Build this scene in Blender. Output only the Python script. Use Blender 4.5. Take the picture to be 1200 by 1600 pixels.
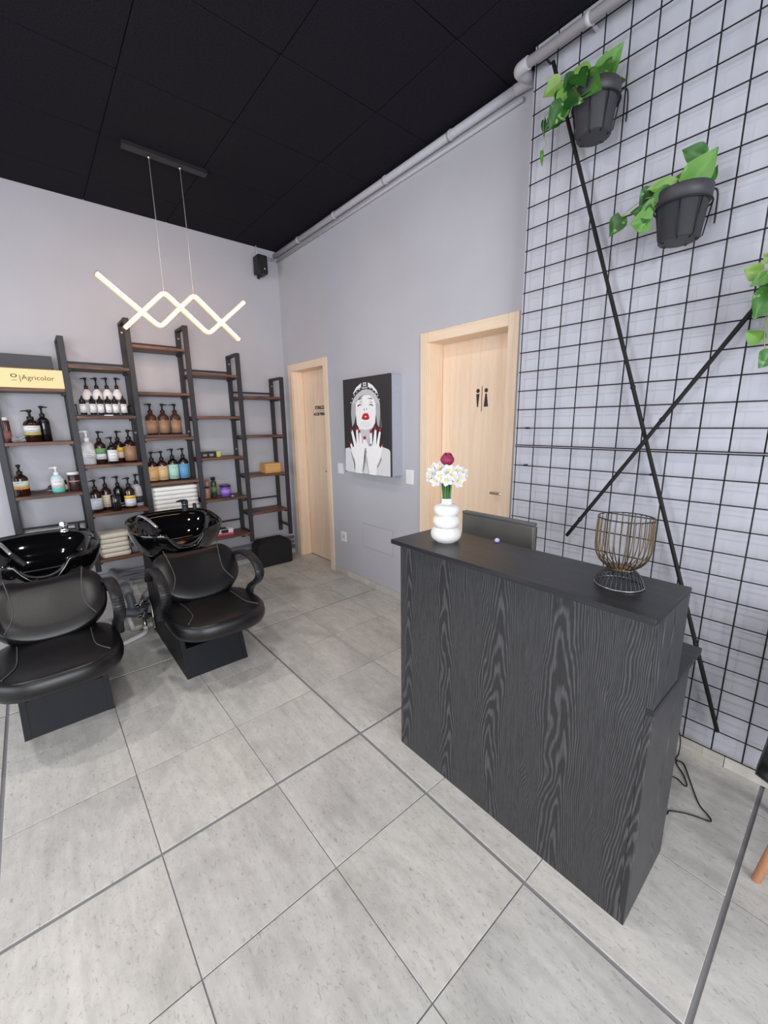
import bpy, bmesh, math, random
from mathutils import Vector, Matrix, noise
random.seed(7)
SC = bpy.context.scene
COL = SC.collection
for o_ in list(bpy.data.objects): bpy.data.objects.remove(o_)

# ------------------------------------------------------------------ camera
cam_d = bpy.data.cameras.new('camera'); cam = bpy.data.objects.new('camera', cam_d); COL.objects.link(cam)
YAW, PITCH, ROLL = 0.7041, -0.2127, -0.0140
f_ = Vector((math.sin(YAW)*math.cos(PITCH), math.cos(YAW)*math.cos(PITCH), math.sin(PITCH)))
rt = Vector((math.cos(YAW), -math.sin(YAW), 0)); up = rt.cross(f_)
r2 = rt*math.cos(ROLL)+up*math.sin(ROLL); u2 = -rt*math.sin(ROLL)+up*math.cos(ROLL)
m = Matrix.Identity(4)
for i in range(3):
    m[i][0] = r2[i]; m[i][1] = u2[i]; m[i][2] = -f_[i]
m[0][3], m[1][3], m[2][3] = -2.2332, -4.2751, 1.4868
cam.matrix_world = m
cam_d.sensor_fit = 'HORIZONTAL'; cam_d.sensor_width = 36; cam_d.lens = 642.7/1200*36
cam_d.clip_start = 0.02
SC.camera = cam

# ------------------------------------------------------------------ world, lights, exposure
SC.view_settings.view_transform = 'Standard'; SC.view_settings.look = 'None'
SC.view_settings.gamma = 1; SC.view_settings.use_curve_mapping = False
SC.view_settings.exposure = 0.0
w = bpy.data.worlds.new('overcast_sky'); SC.world = w; w.use_nodes = True
w.node_tree.nodes['Background'].inputs[0].default_value = (0.86, 0.92, 1.0, 1)
w.node_tree.nodes['Background'].inputs[1].default_value = 1.5

def area_light(name, loc, rot, sx, sy, power, color=(1, 1, 1)):
    d = bpy.data.lights.new(name, 'AREA'); d.shape = 'RECTANGLE'; d.size = sx; d.size_y = sy
    d.energy = power; d.color = color
    o = bpy.data.objects.new(name, d); COL.objects.link(o); o.location = loc; o.rotation_euler = rot
    return o
# daylight entering through the shop window in the front wall, and through the glazed door left of the camera
area_light('shop_window_daylight', (-3.1, -7.6, 1.35), (math.radians(90), 0, 0), 3.8, 2.2, 205, (0.93, 0.96, 1.0))
area_light('side_window_daylight', (-5.9, -3.4, 1.5), (math.radians(90), 0, math.radians(-90)), 4.4, 2.3, 85, (0.90, 0.94, 1.0))
# ceiling spot lamps of the salon, above and behind the camera and above the left of the room
for lx, ly, p in ((-1.95, -2.65, 15), (-3.3, -1.9, 18), (-1.9, -5.0, 12), (-3.5, -4.2, 26)):
    area_light('ceiling_lamp_light', (lx, ly, 3.16), (0, 0, 0), 0.12, 0.12, p, (1.0, 0.95, 0.90))

# ------------------------------------------------------------------ materials
def lin(c):
    return tuple(((v/255)/12.92 if v/255 <= 0.04045 else (((v/255)+0.055)/1.055)**2.4) for v in c)
def mat(name, rgb, rough=0.5, metal=0.0, coat=0.0, spec=0.5, emit=None, estr=0, vary=0.0, nscale=30, bump=0.0, bscale=200, alpha=1.0, trans=0.0, sheen=0.0):
    m = bpy.data.materials.new(name); m.use_nodes = True
    nt = m.node_tree; b = nt.nodes['Principled BSDF']
    c = lin(rgb)+(1,)
    b.inputs['Base Color'].default_value = c; b.inputs['Roughness'].default_value = rough
    b.inputs['Metallic'].default_value = metal; b.inputs['Coat Weight'].default_value = coat
    b.inputs['Specular IOR Level'].default_value = spec
    b.inputs['Alpha'].default_value = alpha; b.inputs['Transmission Weight'].default_value = trans
    b.inputs['Sheen Weight'].default_value = sheen
    if emit:
        b.inputs['Emission Color'].default_value = lin(emit)+(1,); b.inputs['Emission Strength'].default_value = estr
    tc = nt.nodes.new('ShaderNodeTexCoord')
    n = nt.nodes.new('ShaderNodeTexNoise'); n.inputs['Scale'].default_value = nscale; n.inputs['Detail'].default_value = 4
    nt.links.new(tc.outputs['Object'], n.inputs['Vector'])
    v = max(vary, 0.015)
    r = nt.nodes.new('ShaderNodeValToRGB')
    r.color_ramp.elements[0].position = 0.3; r.color_ramp.elements[1].position = 0.7
    r.color_ramp.elements[0].color = tuple(x*(1-v) for x in c[:3])+(1,); r.color_ramp.elements[1].color = tuple(min(1, x*(1+v)) for x in c[:3])+(1,)
    nt.links.new(n.outputs['Fac'], r.inputs['Fac']); nt.links.new(r.outputs['Color'], b.inputs['Base Color'])
    if bump:
        n2 = nt.nodes.new('ShaderNodeTexNoise'); n2.inputs['Scale'].default_value = bscale; n2.inputs['Detail'].default_value = 3
        nt.links.new(tc.outputs['Object'], n2.inputs['Vector'])
        bp = nt.nodes.new('ShaderNodeBump'); bp.inputs['Strength'].default_value = bump; bp.inputs['Distance'].default_value = 0.002
        nt.links.new(n2.outputs['Fac'], bp.inputs['Height']); nt.links.new(bp.outputs['Normal'], b.inputs['Normal'])
    return m
def nodes(m): return m.node_tree, m.node_tree.nodes, m.node_tree.links, m.node_tree.nodes['Principled BSDF']
def ramp(nt, stops, fac):
    r = nt.nodes.new('ShaderNodeValToRGB'); e = r.color_ramp.elements
    while len(e) < len(stops): e.new(0.5)
    for i, (p, c) in enumerate(stops):
        e[i].position = p; e[i].color = (c if len(c) == 4 else tuple(c)+(1,))
    nt.links.new(fac, r.inputs['Fac']); return r.outputs['Color']
def noise_tex(nt, vec, scale, detail=4, rough=0.5, dist=0.0):
    n = nt.nodes.new('ShaderNodeTexNoise'); n.inputs['Scale'].default_value = scale; n.inputs['Detail'].default_value = detail
    n.inputs['Roughness'].default_value = rough; n.inputs['Distortion'].default_value = dist
    nt.links.new(vec, n.inputs['Vector']); return n.outputs['Fac']
def mapping(nt, scale, src='Object', loc=(0, 0, 0)):
    tc = nt.nodes.new('ShaderNodeTexCoord'); mp = nt.nodes.new('ShaderNodeMapping')
    mp.inputs['Scale'].default_value = scale; mp.inputs['Location'].default_value = loc
    nt.links.new(tc.outputs[src], mp.inputs['Vector']); return mp.outputs['Vector']
def math_n(nt, op, a, b=None):
    n = nt.nodes.new('ShaderNodeMath'); n.operation = op
    for i, v in enumerate((a, b)):
        if v is None: continue
        if isinstance(v, (int, float)): n.inputs[i].default_value = v
        else: nt.links.new(v, n.inputs[i])
    return n.outputs[0]
def mix(nt, mode, fac, a, b):
    n = nt.nodes.new('ShaderNodeMix'); n.data_type = 'RGBA'; n.blend_type = mode
    if isinstance(fac, (int, float)): n.inputs[0].default_value = fac
    else: nt.links.new(fac, n.inputs[0])
    for i, v in ((6, a), (7, b)):
        if isinstance(v, tuple): n.inputs[i].default_value = v if len(v) == 4 else v+(1,)
        else: nt.links.new(v, n.inputs[i])
    return n.outputs[2]

def wood(name, dark, light, stretch, rings=9.0, fine=1.0, rough=0.45, line=0.5, bump=0.15, warp=1.0):
    """contours of a stretched noise give cathedral grain; stretch = mapping scale (small along the grain)"""
    m = bpy.data.materials.new(name); m.use_nodes = True
    nt, N, L, b = nodes(m)
    v = mapping(nt, stretch)
    oi = nt.nodes.new('ShaderNodeObjectInfo'); vm = nt.nodes.new('ShaderNodeVectorMath'); vm.operation = 'ADD'
    vs = nt.nodes.new('ShaderNodeVectorMath'); vs.operation = 'SCALE'; vs.inputs['Scale'].default_value = 37.0
    cb = nt.nodes.new('ShaderNodeCombineXYZ'); L.new(oi.outputs['Random'], cb.inputs[0]); L.new(oi.outputs['Random'], cb.inputs[1]); L.new(oi.outputs['Random'], cb.inputs[2])
    L.new(cb.outputs[0], vs.inputs[0]); L.new(v, vm.inputs[0]); L.new(vs.outputs[0], vm.inputs[1])
    vv = vm.outputs[0]
    n1 = noise_tex(nt, vv, 1.0, 2, 0.45, 0.25*warp)
    fr = math_n(nt, 'FRACT', math_n(nt, 'MULTIPLY', n1, rings))
    tri = math_n(nt, 'ABSOLUTE', math_n(nt, 'SUBTRACT', fr, 0.5))
    c1 = ramp(nt, [(0.02, lin(light)), (0.12+0.25*line, lin(dark)), (0.5, lin(dark))], tri)
    mp2 = nt.nodes.new('ShaderNodeMapping'); mp2.inputs['Scale'].default_value = (18, 18, 18); L.new(vv, mp2.inputs['Vector'])
    n2 = noise_tex(nt, mp2.outputs[0], 1.0, 6, 0.65)
    f = ramp(nt, [(0.35, (0.72, 0.72, 0.72)), (0.65, (1.25, 1.25, 1.25))], n2)
    out = mix(nt, 'MULTIPLY', fine, c1, f)
    L.new(out, b.inputs['Base Color']); b.inputs['Roughness'].default_value = rough
    bp = nt.nodes.new('ShaderNodeBump'); bp.inputs['Strength'].default_value = bump; bp.inputs['Distance'].default_value = 0.0015
    L.new(n2, bp.inputs['Height']); L.new(bp.outputs['Normal'], b.inputs['Normal'])
    return m

WALL = mat('wall_paint', (188, 187, 194), 0.85, vary=0.03, nscale=2.5, bump=0.12, bscale=60)
def mottled(name, rgb, amt):
    m = bpy.data.materials.new(name); m.use_nodes = True; nt, N, L, b = nodes(m)
    v = mapping(nt, (1, 1.0, 0.45))
    a = noise_tex(nt, v, 7, 6, 0.6); c = lin(rgb)
    L.new(ramp(nt, [(0.3, tuple(x*(1-amt) for x in c)), (0.7, tuple(min(1, x*(1+amt)) for x in c))], a), b.inputs['Base Color'])
    b.inputs['Roughness'].default_value = 0.85
    bp = nt.nodes.new('ShaderNodeBump'); bp.inputs['Strength'].default_value = 0.15; bp.inputs['Distance'].default_value = 0.002
    L.new(noise_tex(nt, v, 50, 4), bp.inputs['Height']); L.new(bp.outputs['Normal'], b.inputs['Normal'])
    return m
WALLB = mottled('brushed_concrete_paint', (190, 191, 201), 0.07)
CEIL = mat('black_ceiling_felt', (33, 31, 38), 0.95, vary=0.25, nscale=120, bump=0.5, bscale=180, spec=0.1)
CEILB = mat('ceiling_void', (18, 17, 20), 0.95, spec=0.05)
GROUT = mat('grey_grout', (138, 138, 141), 0.9, vary=0.06, bump=0.2)
def stone(name, rgb, rough):
    m = bpy.data.materials.new(name); m.use_nodes = True; nt, N, L, b = nodes(m)
    tc = N.new('ShaderNodeTexCoord'); oi = N.new('ShaderNodeObjectInfo')
    cb = N.new('ShaderNodeCombineXYZ'); s = math_n(nt, 'MULTIPLY', oi.outputs['Random'], 61.0)
    L.new(s, cb.inputs[0]); L.new(math_n(nt, 'MULTIPLY', s, 1.7), cb.inputs[1])
    va = N.new('ShaderNodeVectorMath'); L.new(tc.outputs['Object'], va.inputs[0]); L.new(cb.outputs[0], va.inputs[1])
    mp = N.new('ShaderNodeMapping'); mp.inputs['Scale'].default_value = (1.6, 0.8, 1); L.new(va.outputs[0], mp.inputs['Vector'])
    big = noise_tex(nt, mp.outputs[0], 3.2, 8, 0.62, 0.6)
    c = lin(rgb)
    base = ramp(nt, [(0.28, tuple(x*0.78 for x in c)), (0.5, c), (0.72, tuple(min(1, x*1.10) for x in c))], big)
    mp2 = N.new('ShaderNodeMapping'); mp2.inputs['Scale'].default_value = (105, 48, 1); L.new(va.outputs[0], mp2.inputs['Vector'])
    sp = noise_tex(nt, mp2.outputs[0], 1.0, 5, 0.7, 0.8)
    fl = ramp(nt, [(0.33, (0.66, 0.65, 0.63)), (0.43, (1, 1, 1)), (1, (1.02, 1.02, 1.02))], sp)
    out = mix(nt, 'MULTIPLY', 1.0, base, fl)
    md = noise_tex(nt, mp.outputs[0], 16, 6, 0.7)
    out = mix(nt, 'MULTIPLY', 1.0, out, ramp(nt, [(0.3, (0.88, 0.88, 0.87)), (0.62, (1.05, 1.05, 1.05))], md))
    mp3 = N.new('ShaderNodeMapping'); mp3.inputs['Scale'].default_value = (34, 1.6, 1); L.new(va.outputs[0], mp3.inputs['Vector'])
    st = noise_tex(nt, mp3.outputs[0], 1.0, 3, 0.6)
    out = mix(nt, 'MULTIPLY', 1.0, out, ramp(nt, [(0.3, (0.92, 0.92, 0.92)), (0.5, (1, 1, 1)), (0.7, (1.04, 1.04, 1.04))], st))
    tone = ramp(nt, [(0.0, (0.93, 0.93, 0.94)), (1.0, (1.04, 1.03, 1.02))], oi.outputs['Random'])
    out = mix(nt, 'MULTIPLY', 1.0, out, tone)
    L.new(out, b.inputs['Base Color']); b.inputs['Roughness'].default_value = rough
    bp = N.new('ShaderNodeBump'); bp.inputs['Strength'].default_value = 0.1; bp.inputs['Distance'].default_value = 0.002
    L.new(sp, bp.inputs['Height']); L.new(bp.outputs['Normal'], b.inputs['Normal'])
    return m
TILE = stone('stone_look_floor_tile', (205, 203, 199), 0.42)
SKIRT = stone('stone_look_skirting_tile', (205, 202, 194), 0.5)
MAPLE = wood('pale_maple_veneer', (241, 217, 192), (236, 210, 183), (9, 9, 0.7), 5, 0.16, 0.5, 0.9, 0.04)
MAPLEY = wood('pale_maple_veneer_across', (241, 217, 192), (236, 210, 183), (9, 0.7, 9), 5, 0.16, 0.5, 0.9, 0.04)
def cathedral(name, dark, light, period=.235, rough=.42):
    """plain-sawn veneer: stacked arches on irregular centre lines with fine straight grain between them"""
    m = bpy.data.materials.new(name); m.use_nodes = True; nt, N, L, b = nodes(m)
    tc = N.new('ShaderNodeTexCoord'); sx = N.new('ShaderNodeSeparateXYZ'); L.new(tc.outputs['Object'], sx.inputs[0])
    h = math_n(nt, 'ADD', sx.outputs[0], sx.outputs[1]); z = sx.outputs[2]
    oi = N.new('ShaderNodeObjectInfo'); h = math_n(nt, 'ADD', h, math_n(nt, 'MULTIPLY', oi.outputs['Random'], 3.0))
    wob = noise_tex(nt, mapping(nt, (3.2, 3.2, 1.1)), 1.0, 3, .5)
    fine = noise_tex(nt, mapping(nt, (26, 26, 5)), 1.0, 3, .6)
    hh = math_n(nt, 'ADD', h, math_n(nt, 'MULTIPLY', math_n(nt, 'SUBTRACT', wob, .5), .22))
    u = math_n(nt, 'PINGPONG', hh, period/2)
    f = math_n(nt, 'ADD', math_n(nt, 'MULTIPLY', math_n(nt, 'POWER', u, 1.7), 640), math_n(nt, 'MULTIPLY', z, 8.0))
    f = math_n(nt, 'ADD', f, math_n(nt, 'MULTIPLY', wob, 5.0)); f = math_n(nt, 'ADD', f, math_n(nt, 'MULTIPLY', fine, 1.7))
    tri = math_n(nt, 'ABSOLUTE', math_n(nt, 'SUBTRACT', math_n(nt, 'FRACT', f), .5))
    ln = ramp(nt, [(.10, (1, 1, 1)), (.27, (0, 0, 0))], tri)
    fib = noise_tex(nt, mapping(nt, (330, 330, 9)), 1.0, 4, .7)
    amt = math_n(nt, 'MULTIPLY', ln, ramp(nt, [(.36, (.25, .25, .25)), (.56, (1, 1, 1))], fib))
    base = ramp(nt, [(.3, tuple(v*.82 for v in lin(dark))), (.7, tuple(v*1.25 for v in lin(dark)))], fib)
    L.new(mix(nt, 'MIX', amt, base, lin(light)+(1,)), b.inputs['Base Color']); b.inputs['Roughness'].default_value = rough
    bp = N.new('ShaderNodeBump'); bp.inputs['Strength'].default_value = .25; bp.inputs['Distance'].default_value = .001
    L.new(fib, bp.inputs['Height']); L.new(bp.outputs['Normal'], b.inputs['Normal'])
    return m
ASH_V = cathedral('black_ash_grain_upright', (38, 38, 41), (80, 80, 83))
ASH_Y = wood('black_ash_grain_lengthwise', (30, 30, 34), (42, 42, 47), (9, 0.5, 9), 16, 0.9, 0.36, 0.6, 0.2, .4)
PINE = wood('brown_stained_pine', (112, 78, 60), (74, 50, 40), (0.9, 11, 11), 7, 0.7, 0.5, 0.7, 0.3)
METAL = mat('black_painted_steel', (50, 50, 55), 0.5, 0.2, vary=0.05, bump=0.05)
WIRE = mat('black_wire_coating', (17, 17, 23), 0.6)
LEATHER = mat('black_leatherette', (15, 14, 17), 0.34, vary=0.15, nscale=14, bump=0.25, bscale=260)
LEATHER_B = mat('black_leatherette_matt', (22, 23, 29), 0.5, spec=0.18, vary=0.1, bump=0.2, bscale=300)
GLOSS = mat('glossy_black_ceramic', (8, 8, 9), 0.06, coat=0.6)
PLASTIC = mat('black_plastic', (28, 28, 31), 0.42, vary=0.05)
PLASTICD = mat('dark_plastic', (18, 18, 20), 0.5)
CHROME = mat('chrome', (215, 215, 218), 0.12, 1.0)
STEEL = mat('brushed_steel', (190, 188, 184), 0.3, 1.0)
PIPEP = mat('painted_pipe', (186, 185, 191), 0.5, vary=0.03)
PIPEG = mat('grey_plastic_pipe', (138, 139, 145), 0.5, vary=0.05)
PIPED = mat('dark_grey_hose', (88, 90, 98), 0.5, vary=0.08)
PIPEW = mat('white_plastic_pipe', (214, 214, 214), 0.45)
RUBBER = mat('brass_valve_metal', (150, 132, 96), 0.35, 0.9)
WHITE = mat('white_plastic', (238, 238, 240), 0.4)
SEAM = mat('grey_seam_thread', (78, 77, 78), 0.4)
PLATEGREY = mat('grey_box_side', (176, 180, 190), 0.7, vary=0.03)

# ------------------------------------------------------------------ mesh helpers
class Bm:
    def __init__(s): s.b = bmesh.new()
    def quad(s, pts, mi=0, smooth=False):
        f = s.b.faces.new([s.b.verts.new(p) for p in pts]); f.material_index = mi; f.smooth = smooth; return f
    def box(s, x0, x1, y0, y1, z0, z1, bevel=0.0, mi=0, seg=2):
        x0, x1 = min(x0, x1), max(x0, x1); y0, y1 = min(y0, y1), max(y0, y1); z0, z1 = min(z0, z1), max(z0, z1)
        v = [s.b.verts.new((x, y, z)) for x in (x0, x1) for y in (y0, y1) for z in (z0, z1)]
        fs = [s.b.faces.new([v[i] for i in q]) for q in ((0, 1, 3, 2), (4, 6, 7, 5), (0, 4, 5, 1), (2, 3, 7, 6), (0, 2, 6, 4), (1, 5, 7, 3))]
        for f in fs: f.material_index = mi
        if bevel:
            es = list({e for f in fs for e in f.edges})
            r = bmesh.ops.bevel(s.b, geom=es, offset=bevel, segments=seg, affect='EDGES', profile=0.5)
            for f in r['faces']: f.material_index = mi; f.smooth = True
        return s
    def rings(s, rings, closed=True, cap0=True, cap1=True, mi=0, smooth=True):
        vs = [[s.b.verts.new(p) for p in r] for r in rings]
        n = len(vs[0])
        for a, b in zip(vs, vs[1:]):
            for i in range(n if closed else n-1):
                j = (i+1) % n
                try:
                    f = s.b.faces.new((a[i], a[j], b[j], b[i])); f.material_index = mi; f.smooth = smooth
                except ValueError: pass
        if cap0:
            f = s.b.faces.new(list(reversed(vs[0]))); f.material_index = mi
        if cap1:
            f = s.b.faces.new(vs[-1]); f.material_index = mi
        return s
    def tube(s, pts, r, n=8, mi=0, closed=False, flat=None):
        """round (or flat = (half width, half thickness, width axis)) section swept along pts"""
        pts = [Vector(p) for p in pts]; rs = []; N = len(pts)
        prev = None
        for i, p in enumerate(pts):
            if closed: d = pts[(i+1) % N]-pts[i-1]
            else: d = pts[min(i+1, N-1)]-pts[max(i-1, 0)]
            d.normalize()
            if flat: a = Vector(flat[2]); a = (a-d*a.dot(d)).normalized()
            elif prev is None:
                a = d.orthogonal().normalized()
            else:
                a = prev-d*prev.dot(d)
                a = a.normalized() if a.length > 1e-6 else d.orthogonal().normalized()
            prev = a; b = d.cross(a)
            ri = r[i] if isinstance(r, (list, tuple)) else r
            if flat:
                k = [(-1, -1), (-.8, -1), (.8, -1), (1, -1), (1, 1), (.8, 1), (-.8, 1), (-1, 1)]
                q = [(-1, -.5), (-.85, -1), (.85, -1), (1, -.5), (1, .5), (.85, 1), (-.85, 1), (-1, .5)]
                rs.append([p+a*(x*flat[0])+b*(y*flat[1]) for x, y in q])
            else:
                rs.append([p+a*(ri*math.cos(2*math.pi*k/n))+b*(ri*math.sin(2*math.pi*k/n)) for k in range(n)])
        if closed: rs.append(rs[0]); return s.rings(rs, True, False, False, mi)
        return s.rings(rs, True, True, True, mi)
    def lathe(s, prof, n=20, c=(0, 0, 0), mi=0, cap0=True, cap1=True, a0=0, a1=2*math.pi, sx=1, sy=1):
        full = abs(a1-a0-2*math.pi) < 1e-6
        k = n if full else n+1
        rs = [[(c[0]+sx*r*math.cos(a0+(a1-a0)*i/n), c[1]+sy*r*math.sin(a0+(a1-a0)*i/n), c[2]+z) for i in range(k)] for r, z in prof]
        return s.rings(rs, full, cap0 and full, cap1 and full, mi)
    def prism(s, poly, axis, a, b, mi=0):
        def P(u, v, t): return {'x': (t, u, v), 'y': (u, t, v), 'z': (u, v, t)}[axis]
        A = [s.b.verts.new(P(u, v, a)) for u, v in poly]; B = [s.b.verts.new(P(u, v, b)) for u, v in poly]
        n = len(poly)
        fs = [s.b.faces.new(A), s.b.faces.new(list(reversed(B)))]
        for i in range(n): fs.append(s.b.faces.new((A[i], B[i], B[(i+1) % n], A[(i+1) % n])))
        for f in fs: f.material_index = mi
        return s
    def cyl(s, p0, p1, r, n=14, mi=0): return s.tube([p0, p1], r, n, mi)
    def sphere(s, c, r, mi=0, sc=(1, 1, 1), u=12, v=8):
        mm = Matrix.Translation(c) @ Matrix.Diagonal((sc[0], sc[1], sc[2], 1))
        k = bmesh.ops.create_uvsphere(s.b, u_segments=u, v_segments=v, radius=r, matrix=mm)
        for f in {f for vv in k['verts'] for f in vv.link_faces}: f.smooth = True; f.material_index = mi
        return s
    def mesh(s, name, mats):
        bmesh.ops.recalc_face_normals(s.b, faces=s.b.faces)
        me = bpy.data.meshes.new(name); s.b.to_mesh(me); s.b.free()
        for q in (mats if isinstance(mats, (list, tuple)) else [mats]): me.materials.append(q)
        return me
    def obj(s, name, mats, parent=None):
        return place(s.mesh(name, mats), name, parent)
def place(me, name, parent=None, loc=None, rot=None):
    o = bpy.data.objects.new(name, me); COL.objects.link(o)
    if parent is not None: o.parent = parent
    if loc is not None: o.location = loc
    if rot is not None: o.rotation_euler = rot
    return o
def tag(o, label=None, cat=None, group=None, kind=None):
    if label: o['label'] = label
    if cat: o['category'] = cat
    if group: o['group'] = group
    if kind: o['kind'] = kind
    return o
def thing(name, label, cat, loc=(0, 0, 0), group=None, rot=(0, 0, 0)):
    o = bpy.data.objects.new(name, None); COL.objects.link(o); o.location = loc; o.rotation_euler = rot
    o.empty_display_size = 0.1
    return tag(o, label, cat, group)
def struct(o): o['kind'] = 'structure'; return o
def empty_struct(name, loc=(0, 0, 0)):
    o = bpy.data.objects.new(name, None); COL.objects.link(o); o.location = loc; o['kind'] = 'structure'; return o
def smooth_path(pts, k=6):
    P = [Vector(p) for p in pts]; out = []
    for i in range(len(P)-1):
        p0 = P[max(i-1, 0)]; p1 = P[i]; p2 = P[i+1]; p3 = P[min(i+2, len(P)-1)]
        for j in range(k):
            t = j/k
            out.append(0.5*((2*p1)+(p2-p0)*t+(2*p0-5*p1+4*p2-p3)*t*t+(3*p1-p0-3*p2+p3)*t**3))
    out.append(P[-1]); return out
def text_mesh(txt, size, extrude=0.0004, bold=0.0, spacing=1.0):
    c = bpy.data.curves.new('lettering', 'FONT'); c.body = txt; c.size = size; c.extrude = extrude; c.align_x = 'CENTER'; c.align_y = 'CENTER'
    c.offset = bold; c.space_character = spacing; c.resolution_u = 3
    o = bpy.data.objects.new('lettering', c); COL.objects.link(o)
    bpy.context.view_layer.update()
    me = bpy.data.meshes.new_from_object(o.evaluated_get(bpy.context.evaluated_depsgraph_get()))
    bpy.data.objects.remove(o); return me
def face_matrix(loc, d):
    """local X/Y/Z of flat print for a surface facing -x or -y"""
    if d == '-x': X, Y, Z = Vector((0, -1, 0)), Vector((0, 0, 1)), Vector((-1, 0, 0))
    else: X, Y, Z = Vector((1, 0, 0)), Vector((0, 0, 1)), Vector((0, -1, 0))
    mm = Matrix.Identity(4)
    for i in range(3): mm[i][0] = X[i]; mm[i][1] = Y[i]; mm[i][2] = Z[i]; mm[i][3] = loc[i]
    return mm

# ------------------------------------------------------------------ room shell
H = 3.216
XL, YF = -5.8, -7.4
fl = struct(Bm().box(XL-.1, .3, YF-.1, .1, -.06, -.004).obj('floor', GROUT))
xa = [(-1.202, 1)]
def joints(start, step, thick_every, lo, hi):
    """joint positions and widths; every third joint is a wide movement joint"""
    r = []; k = -40
    while k < 40:
        p = start+k*step
        if lo-.5 < p < hi+.5: r.append((p, 0.0145 if k % 3 == 0 else 0.0036))
        k += 1
    return r
JX = joints(-1.202, 0.4425, 3, -4.4, 0.2); JY = joints(-2.857, 0.4467, 3, -6.2, 0.05)
tile_cache = {}
for (xa_, wa), (xb_, wb) in zip(JX, JX[1:]):
    for (ya_, va), (yb_, vb) in zip(JY, JY[1:]):
        x0, x1, y0, y1 = xa_+wa/2, xb_-wb/2, ya_+va/2, yb_-vb/2
        x1 = min(x1, 0.155); y1 = min(y1, 0.0)
        if x0 < -4.3 or y0 < -6.1 or x0 > .15 or y0 > -.01 or x1-x0 < .01 or y1-y0 < .01: continue
        key = (round(x1-x0, 4), round(y1-y0, 4))
        if key not in tile_cache:
            hx, hy = key[0]/2, key[1]/2
            tile_cache[key] = Bm().box(-hx, hx, -hy, hy, -.012, 0, 0.0008, seg=1).mesh('tile', TILE)
        t = place(tile_cache[key], 'tile', fl, ((x0+x1)/2, (y0+y1)/2, 0))

ce = struct(Bm().box(XL-.1, .3, YF-.1, .1, H+.012, H+.08).obj('ceiling', CEILB))
pm = Bm().box(-.2935, .2935, -.2935, .2935, 0, .012, 0.003, seg=1).mesh('panel', CEIL)
x = -.45+.295
for i in range(-1, 8):
    for j in range(-1, 9):
        place(pm, 'panel', ce, (-.45-.59*i+.295, -.385-.59*j+.295, H))

# back wall
struct(Bm().box(XL-.1, 0.2, 0, .12, 0, H+.05).obj('wall_back', WALL))
struct(Bm().box(XL-.12, XL, YF, 0, 0, .25).box(XL-.12, XL, YF, 0, 2.75, H+.05).box(XL-.12, XL, YF, -5.6, .25, 2.75).box(XL-.12, XL, -1.2, 0, .25, 2.75).obj('wall_left', WALL))
struct(Bm().box(XL-.1, 0, YF-.12, YF, 0, .2).box(XL-.1, 0, YF-.12, YF, 2.8, H+.05).box(XL-.1, -5.1, YF-.12, YF, .2, 2.8).box(-1.1, 0, YF-.12, YF, .2, 2.8).obj('wall_front', WALL))
# right wall with two door openings
D1 = (-.830, -.130); D2 = (-2.838, -2.115); OZ = 2.062
wr = Bm()
for a, b, z0, z1 in ((D1[1], 0, 0, H+.05), (D1[0], D1[1], OZ, H+.05), (D2[1], D1[0], 0, H+.05), (D2[0], D2[1], OZ, H+.05), (YF, D2[0], 0, H+.05)):
    wr.box(0, .2, a, b, z0, z1)
struct(wr.obj('wall_right', WALL))
struct(Bm().box(-.13, 0, YF, -2.958, 0, H+.05).obj('wall_front_right', WALLB))
# window frames out of view that the daylight comes through
for nm, bm in (('window_1', Bm().box(-5.1, -1.1, YF-.09, YF-.03, .2, .26).box(-5.1, -1.1, YF-.09, YF-.03, 2.74, 2.8).box(-5.1, -5.04, YF-.09, YF-.03, .26, 2.74).box(-1.16, -1.1, YF-.09, YF-.03, .26, 2.74).box(-3.13, -3.07, YF-.09, YF-.03, .26, 2.74)),
               ('window_2', Bm().box(XL-.09, XL-.03, -5.6, -1.2, .25, .31).box(XL-.09, XL-.03, -5.6, -1.2, 2.69, 2.75).box(XL-.09, XL-.03, -5.6, -5.54, .31, 2.69).box(XL-.09, XL-.03, -1.26, -1.2, .31, 2.69))):
    struct(bm.obj(nm, METAL))

# skirting tiles
def skirting(name, axis, at, thick, lo, hi, h, jts):
    e = empty_struct(name); cuts = [lo]+[j for j in sorted(jts) if lo+.02 < j < hi-.02]+[hi]
    for a, b in zip(cuts, cuts[1:]):
        L = b-a-.003
        if axis == 'y': me = Bm().box(-thick, 0, -L/2, L/2, 0, h, .0015, seg=1).mesh('tile', SKIRT); place(me, 'tile', e, (at, (a+b)/2, .0005))
        else: me = Bm().box(-L/2, L/2, -thick, 0, 0, h, .0015, seg=1).mesh('tile', SKIRT); place(me, 'tile', e, ((a+b)/2, at, .0005))
    return e
jy = [p for p, _ in JY]; jx = [p for p, _ in JX]
skirting('baseboard_right', 'y', 0, .011, -2.083, -.861, .058, jy)
skirting('baseboard_front_right', 'y', -.13, .010, -6.0, -2.97, .062, [p+.13 for p in jy])
skirting('baseboard_back', 'x', 0, .011, -4.3, -.005, .062, jx)

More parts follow.
